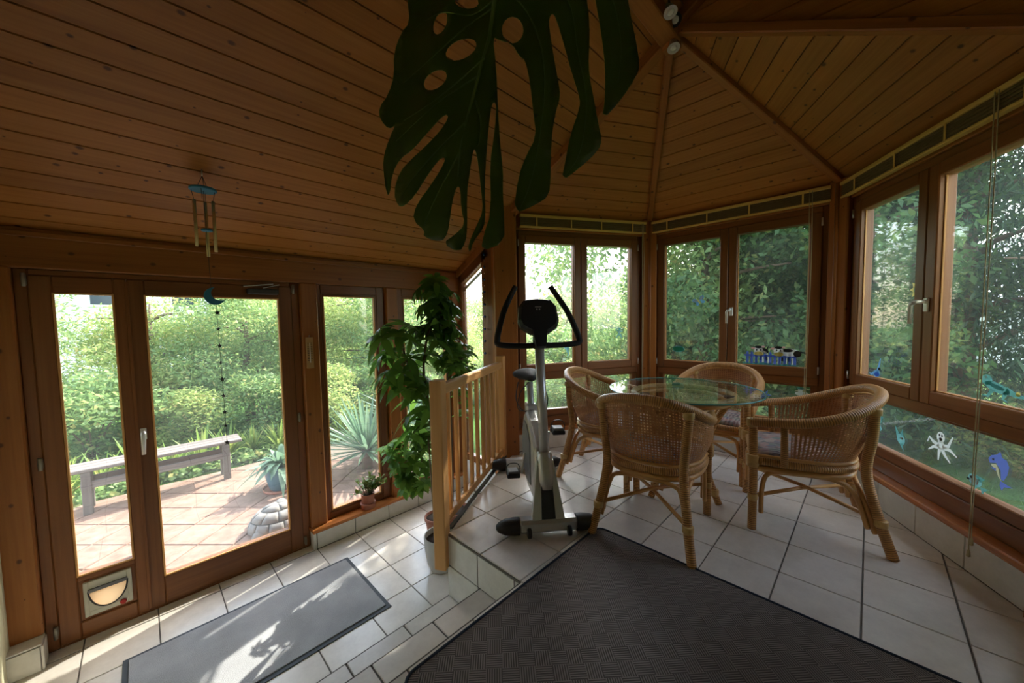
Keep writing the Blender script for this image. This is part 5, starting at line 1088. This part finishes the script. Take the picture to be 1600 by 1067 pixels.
# trees seen through the door and the windows of the garden wall
for i, (x, y, k, s, lab) in enumerate(((-1.9, 9.2, 0, .62, 'leafy tree at the left edge of the door view'), (.15, 9.6, 0, .62, 'leafy tree filling the narrow door pane'), (1.5, 9.0, 1, .62, 'spreading tree behind the bench'), (3.0, 9.4, 0, .70, 'tree behind the bench, right of the spreading one'), (4.3, 8.6, 1, .72, 'sunlit tree seen through the window beside the thermometer'), (6.2, 9.0, 0, .62, 'small tree behind the house plants'))):
    tree('garden_tree', lab, x, y, (TREE_A if i % 2 == 0 else TREE_L)[k], TRUNKS[0], s, i*1.1)
for i, (x, y, k, s, zs, lab) in enumerate(((-1.5, 7.3, 0, .8, 1, 'yellowish shrub left of the bench'), (-.55, 7.7, 1, .85, 1.1, 'mid green shrub behind the left end of the bench'), (.5, 7.6, 0, .75, .9, 'yellow-green shrub behind the middle of the bench'), (1.5, 7.4, 2, .85, 1.0, 'dense bright shrub behind the right end of the bench'), (2.3, 6.9, 0, .85, 1.0, 'light shrub between the blue pot and the window post'), (3.1, 7.2, 1, .85, .9, 'green shrub behind the yucca'), (3.8, 6.6, 2, .85, .8, 'low shrub right of the yucca'), (4.8, 6.8, 0, .9, 1.0, 'light shrub behind the money tree'), (5.7, 6.4, 1, .9, .9, 'shrub below the raked window'), (7.4, 6.9, 0, 1.0, .9, 'pale shrub far behind the exercise bike'),
        (4.95, 3.75, 2, .75, .85, 'mid green bush right below the bay window behind the bike'), (5.6, 3.1, 1, .75, .9, 'leafy bush below the corner of the two left bay windows'), (8.6, 8.4, 2, 1.5, .75, 'broad bush in the distance left of the exercise bike console'), (10.0, 7.6, 1, 1.6, .75, 'broad distant bush behind the exercise bike console'), (11.2, 6.0, 2, 1.6, .7, 'broad distant bush right of the exercise bike'), (6.0, 4.6, 2, .8, .75, 'green shrub outside the bay window behind the exercise bike'), (7.2, 4.4, 0, .9, .9, 'light shrub behind the left bay window corner'), (7.9, 2.6, 2, .95, 1.1, 'bright shrub seen low through the middle bay window'), (8.6, 1.0, 0, .9, 1.0, 'sunlit shrub behind the cow sticker'), (7.0, -1.35, 0, .75, .8, 'sunny rounded bush outside the right bay window'), (8.0, -.2, 1, .75, .8, 'bush at the far edge of the lawn'), (6.6, -2.6, 2, .8, .8, 'bush by the lawn near the right picture edge'))):
    shrub(lab, x, y, k, s, i*.9, zs)
# trees round the bay
tree('broadleaf_tree', 'tall broadleaf tree right of the open sky in the bay window', 7.1, 3.35, TREE_A[0], TRUNKS[1], .98, .4, zs=1.28)
tree('broadleaf_tree', 'dark broadleaf tree filling the left pane of the middle bay window', 6.9, 2.05, TREE_D[0], TRUNKS[1], .80, 1.2, zs=1.15)
tree('broadleaf_tree', 'old tree with forked trunk behind the cow sticker', 8.6, 1.05, TREE_D[1], TRUNKS[1], 1.15, 2.2)
tree('broadleaf_tree', 'dark tree overhanging the right bay window', 7.6, .05, TREE_D[0], TRUNKS[1], .9, 3.3, zs=1.1)
tree('conifer_tree', 'dark drooping conifer outside the right bay window', 8.4, -1.0, CONIF[0], TRUNKS[1], 1.0, .3)
tree('conifer_tree', 'second dark conifer at the right edge of the picture', 7.4, -2.6, CONIF[0], TRUNKS[1], 1.0, 1.7)
tree('conifer_tree', 'conifer farther back between the two bay corner posts', 10.6, -.4, CONIF[0], TRUNKS[1], 1.15, 2.9)
# distant belt
for i in range(15):
    if i in (2, 11, 12): continue
    a = rad(-62+i*11.0); d = 23+(i*7 % 5)*1.6
    tree('distant_tree', 'pale distant tree beyond the garden, %s from the right' % ORD[i-(i > 2)-2*(i > 12)], d*math.cos(a+.55), d*math.sin(a+.55), (TREE_A+TREE_L)[i % 4], TRUNKS[0], 1.45 if 4 < i else 1.7, i*1.3, 'distant tree belt', .75)
# iris clumps and ground cover
ic = rosette(46, .62, .035, .35, 'x', (.75, 1.5)).mesh('leaves', 'leaf_blade')
for i in range(16):
    x = -1.9+i*.30; y = 6.32+.35*((i*37) % 7)/7
    t = thing('leaf_clump', 'clump of sword-like leaves behind the bench, %s from the left' % ORD[i], 'plant', (x, y, GZ), 0, 'leaf clumps behind the bench'); obj('leaves', ic, t, Matrix.Translation(V(x, y, GZ)) @ Matrix.Rotation(i*1.7, 4, 'Z') @ Matrix.Scale(.85+.3*((i*13) % 5)/5, 4))
r_ = random.Random(4)
gc = leaf_cloud('ground_cover', 'leaf_broad', [(-2.2+i*.38, 6.10+.22*r_.random(), GZ+.06, .34, .22, .11, 260) for i in range(14)]+[(2.5+.5*r_.random(), 4.2+.4*i, GZ+.05, .5, .4, .14, 300) for i in range(6)], .075, .7, .0, 31)
tag(obj('ground_cover', gc), 'low leafy ground cover along the terrace edge', 'ground cover', kind='stuff')
gr = leaf_cloud('grass', 'leaf_grass', [(x, y, GZ+.012, .55, .55, .03, 900) for x in (4.6, 5.5, 6.4, 7.3) for y in (-2.2, -1.4, -.6, .2, 1.0)], .07, .10, -1.2, 33)
tag(obj('grass', gr), 'short lawn grass outside the right bay window', 'grass', kind='stuff')
# neighbouring houses
def house(label, x, y, w, d, h, rz, roofm):
    t = thing('house', label, 'house', (x, y, GZ), rz); M = Matrix.Translation(V(x, y, GZ)) @ Matrix.Rotation(rz, 4, 'Z')
    def put(m, nm, mat, par=t): return obj(nm, m.mesh(nm, mat), par, M)
    put(MB().aabb(-w/2, w/2, -d/2, d/2, 0, h, .02), 'wall', 'house_white')
    for s in (-1, 1): put(MB().prism([(-w/2-.4, s*(d/2+.5), h-.2), (w/2+.4, s*(d/2+.5), h-.2), (w/2+.4, 0, h+2.2), (-w/2-.4, 0, h+2.2)], (0, 0, .2)), 'roof', roofm)
    for i in range(4):
        f = put(MB().aabb(-w/2+.9+i*w/4, -w/2+1.9+i*w/4, -d/2-.05, -d/2+.05, h-1.9, h-.6, .01), 'window', 'house_white'); put(MB().aabb(-w/2+1.0+i*w/4, -w/2+1.8+i*w/4, -d/2-.07, -d/2, h-1.8, h-.7, .01), 'pane', 'house_glass', f)
house('white neighbouring house glimpsed at the top of the narrow door pane', -2.6, 24, 9, 7, 4.6, rad(6), 'house_roof')
house('house with pale tiled roof glimpsed between the conifers', 24, -3.6, 9, 7, 2.4, rad(75), 'roof_pale')
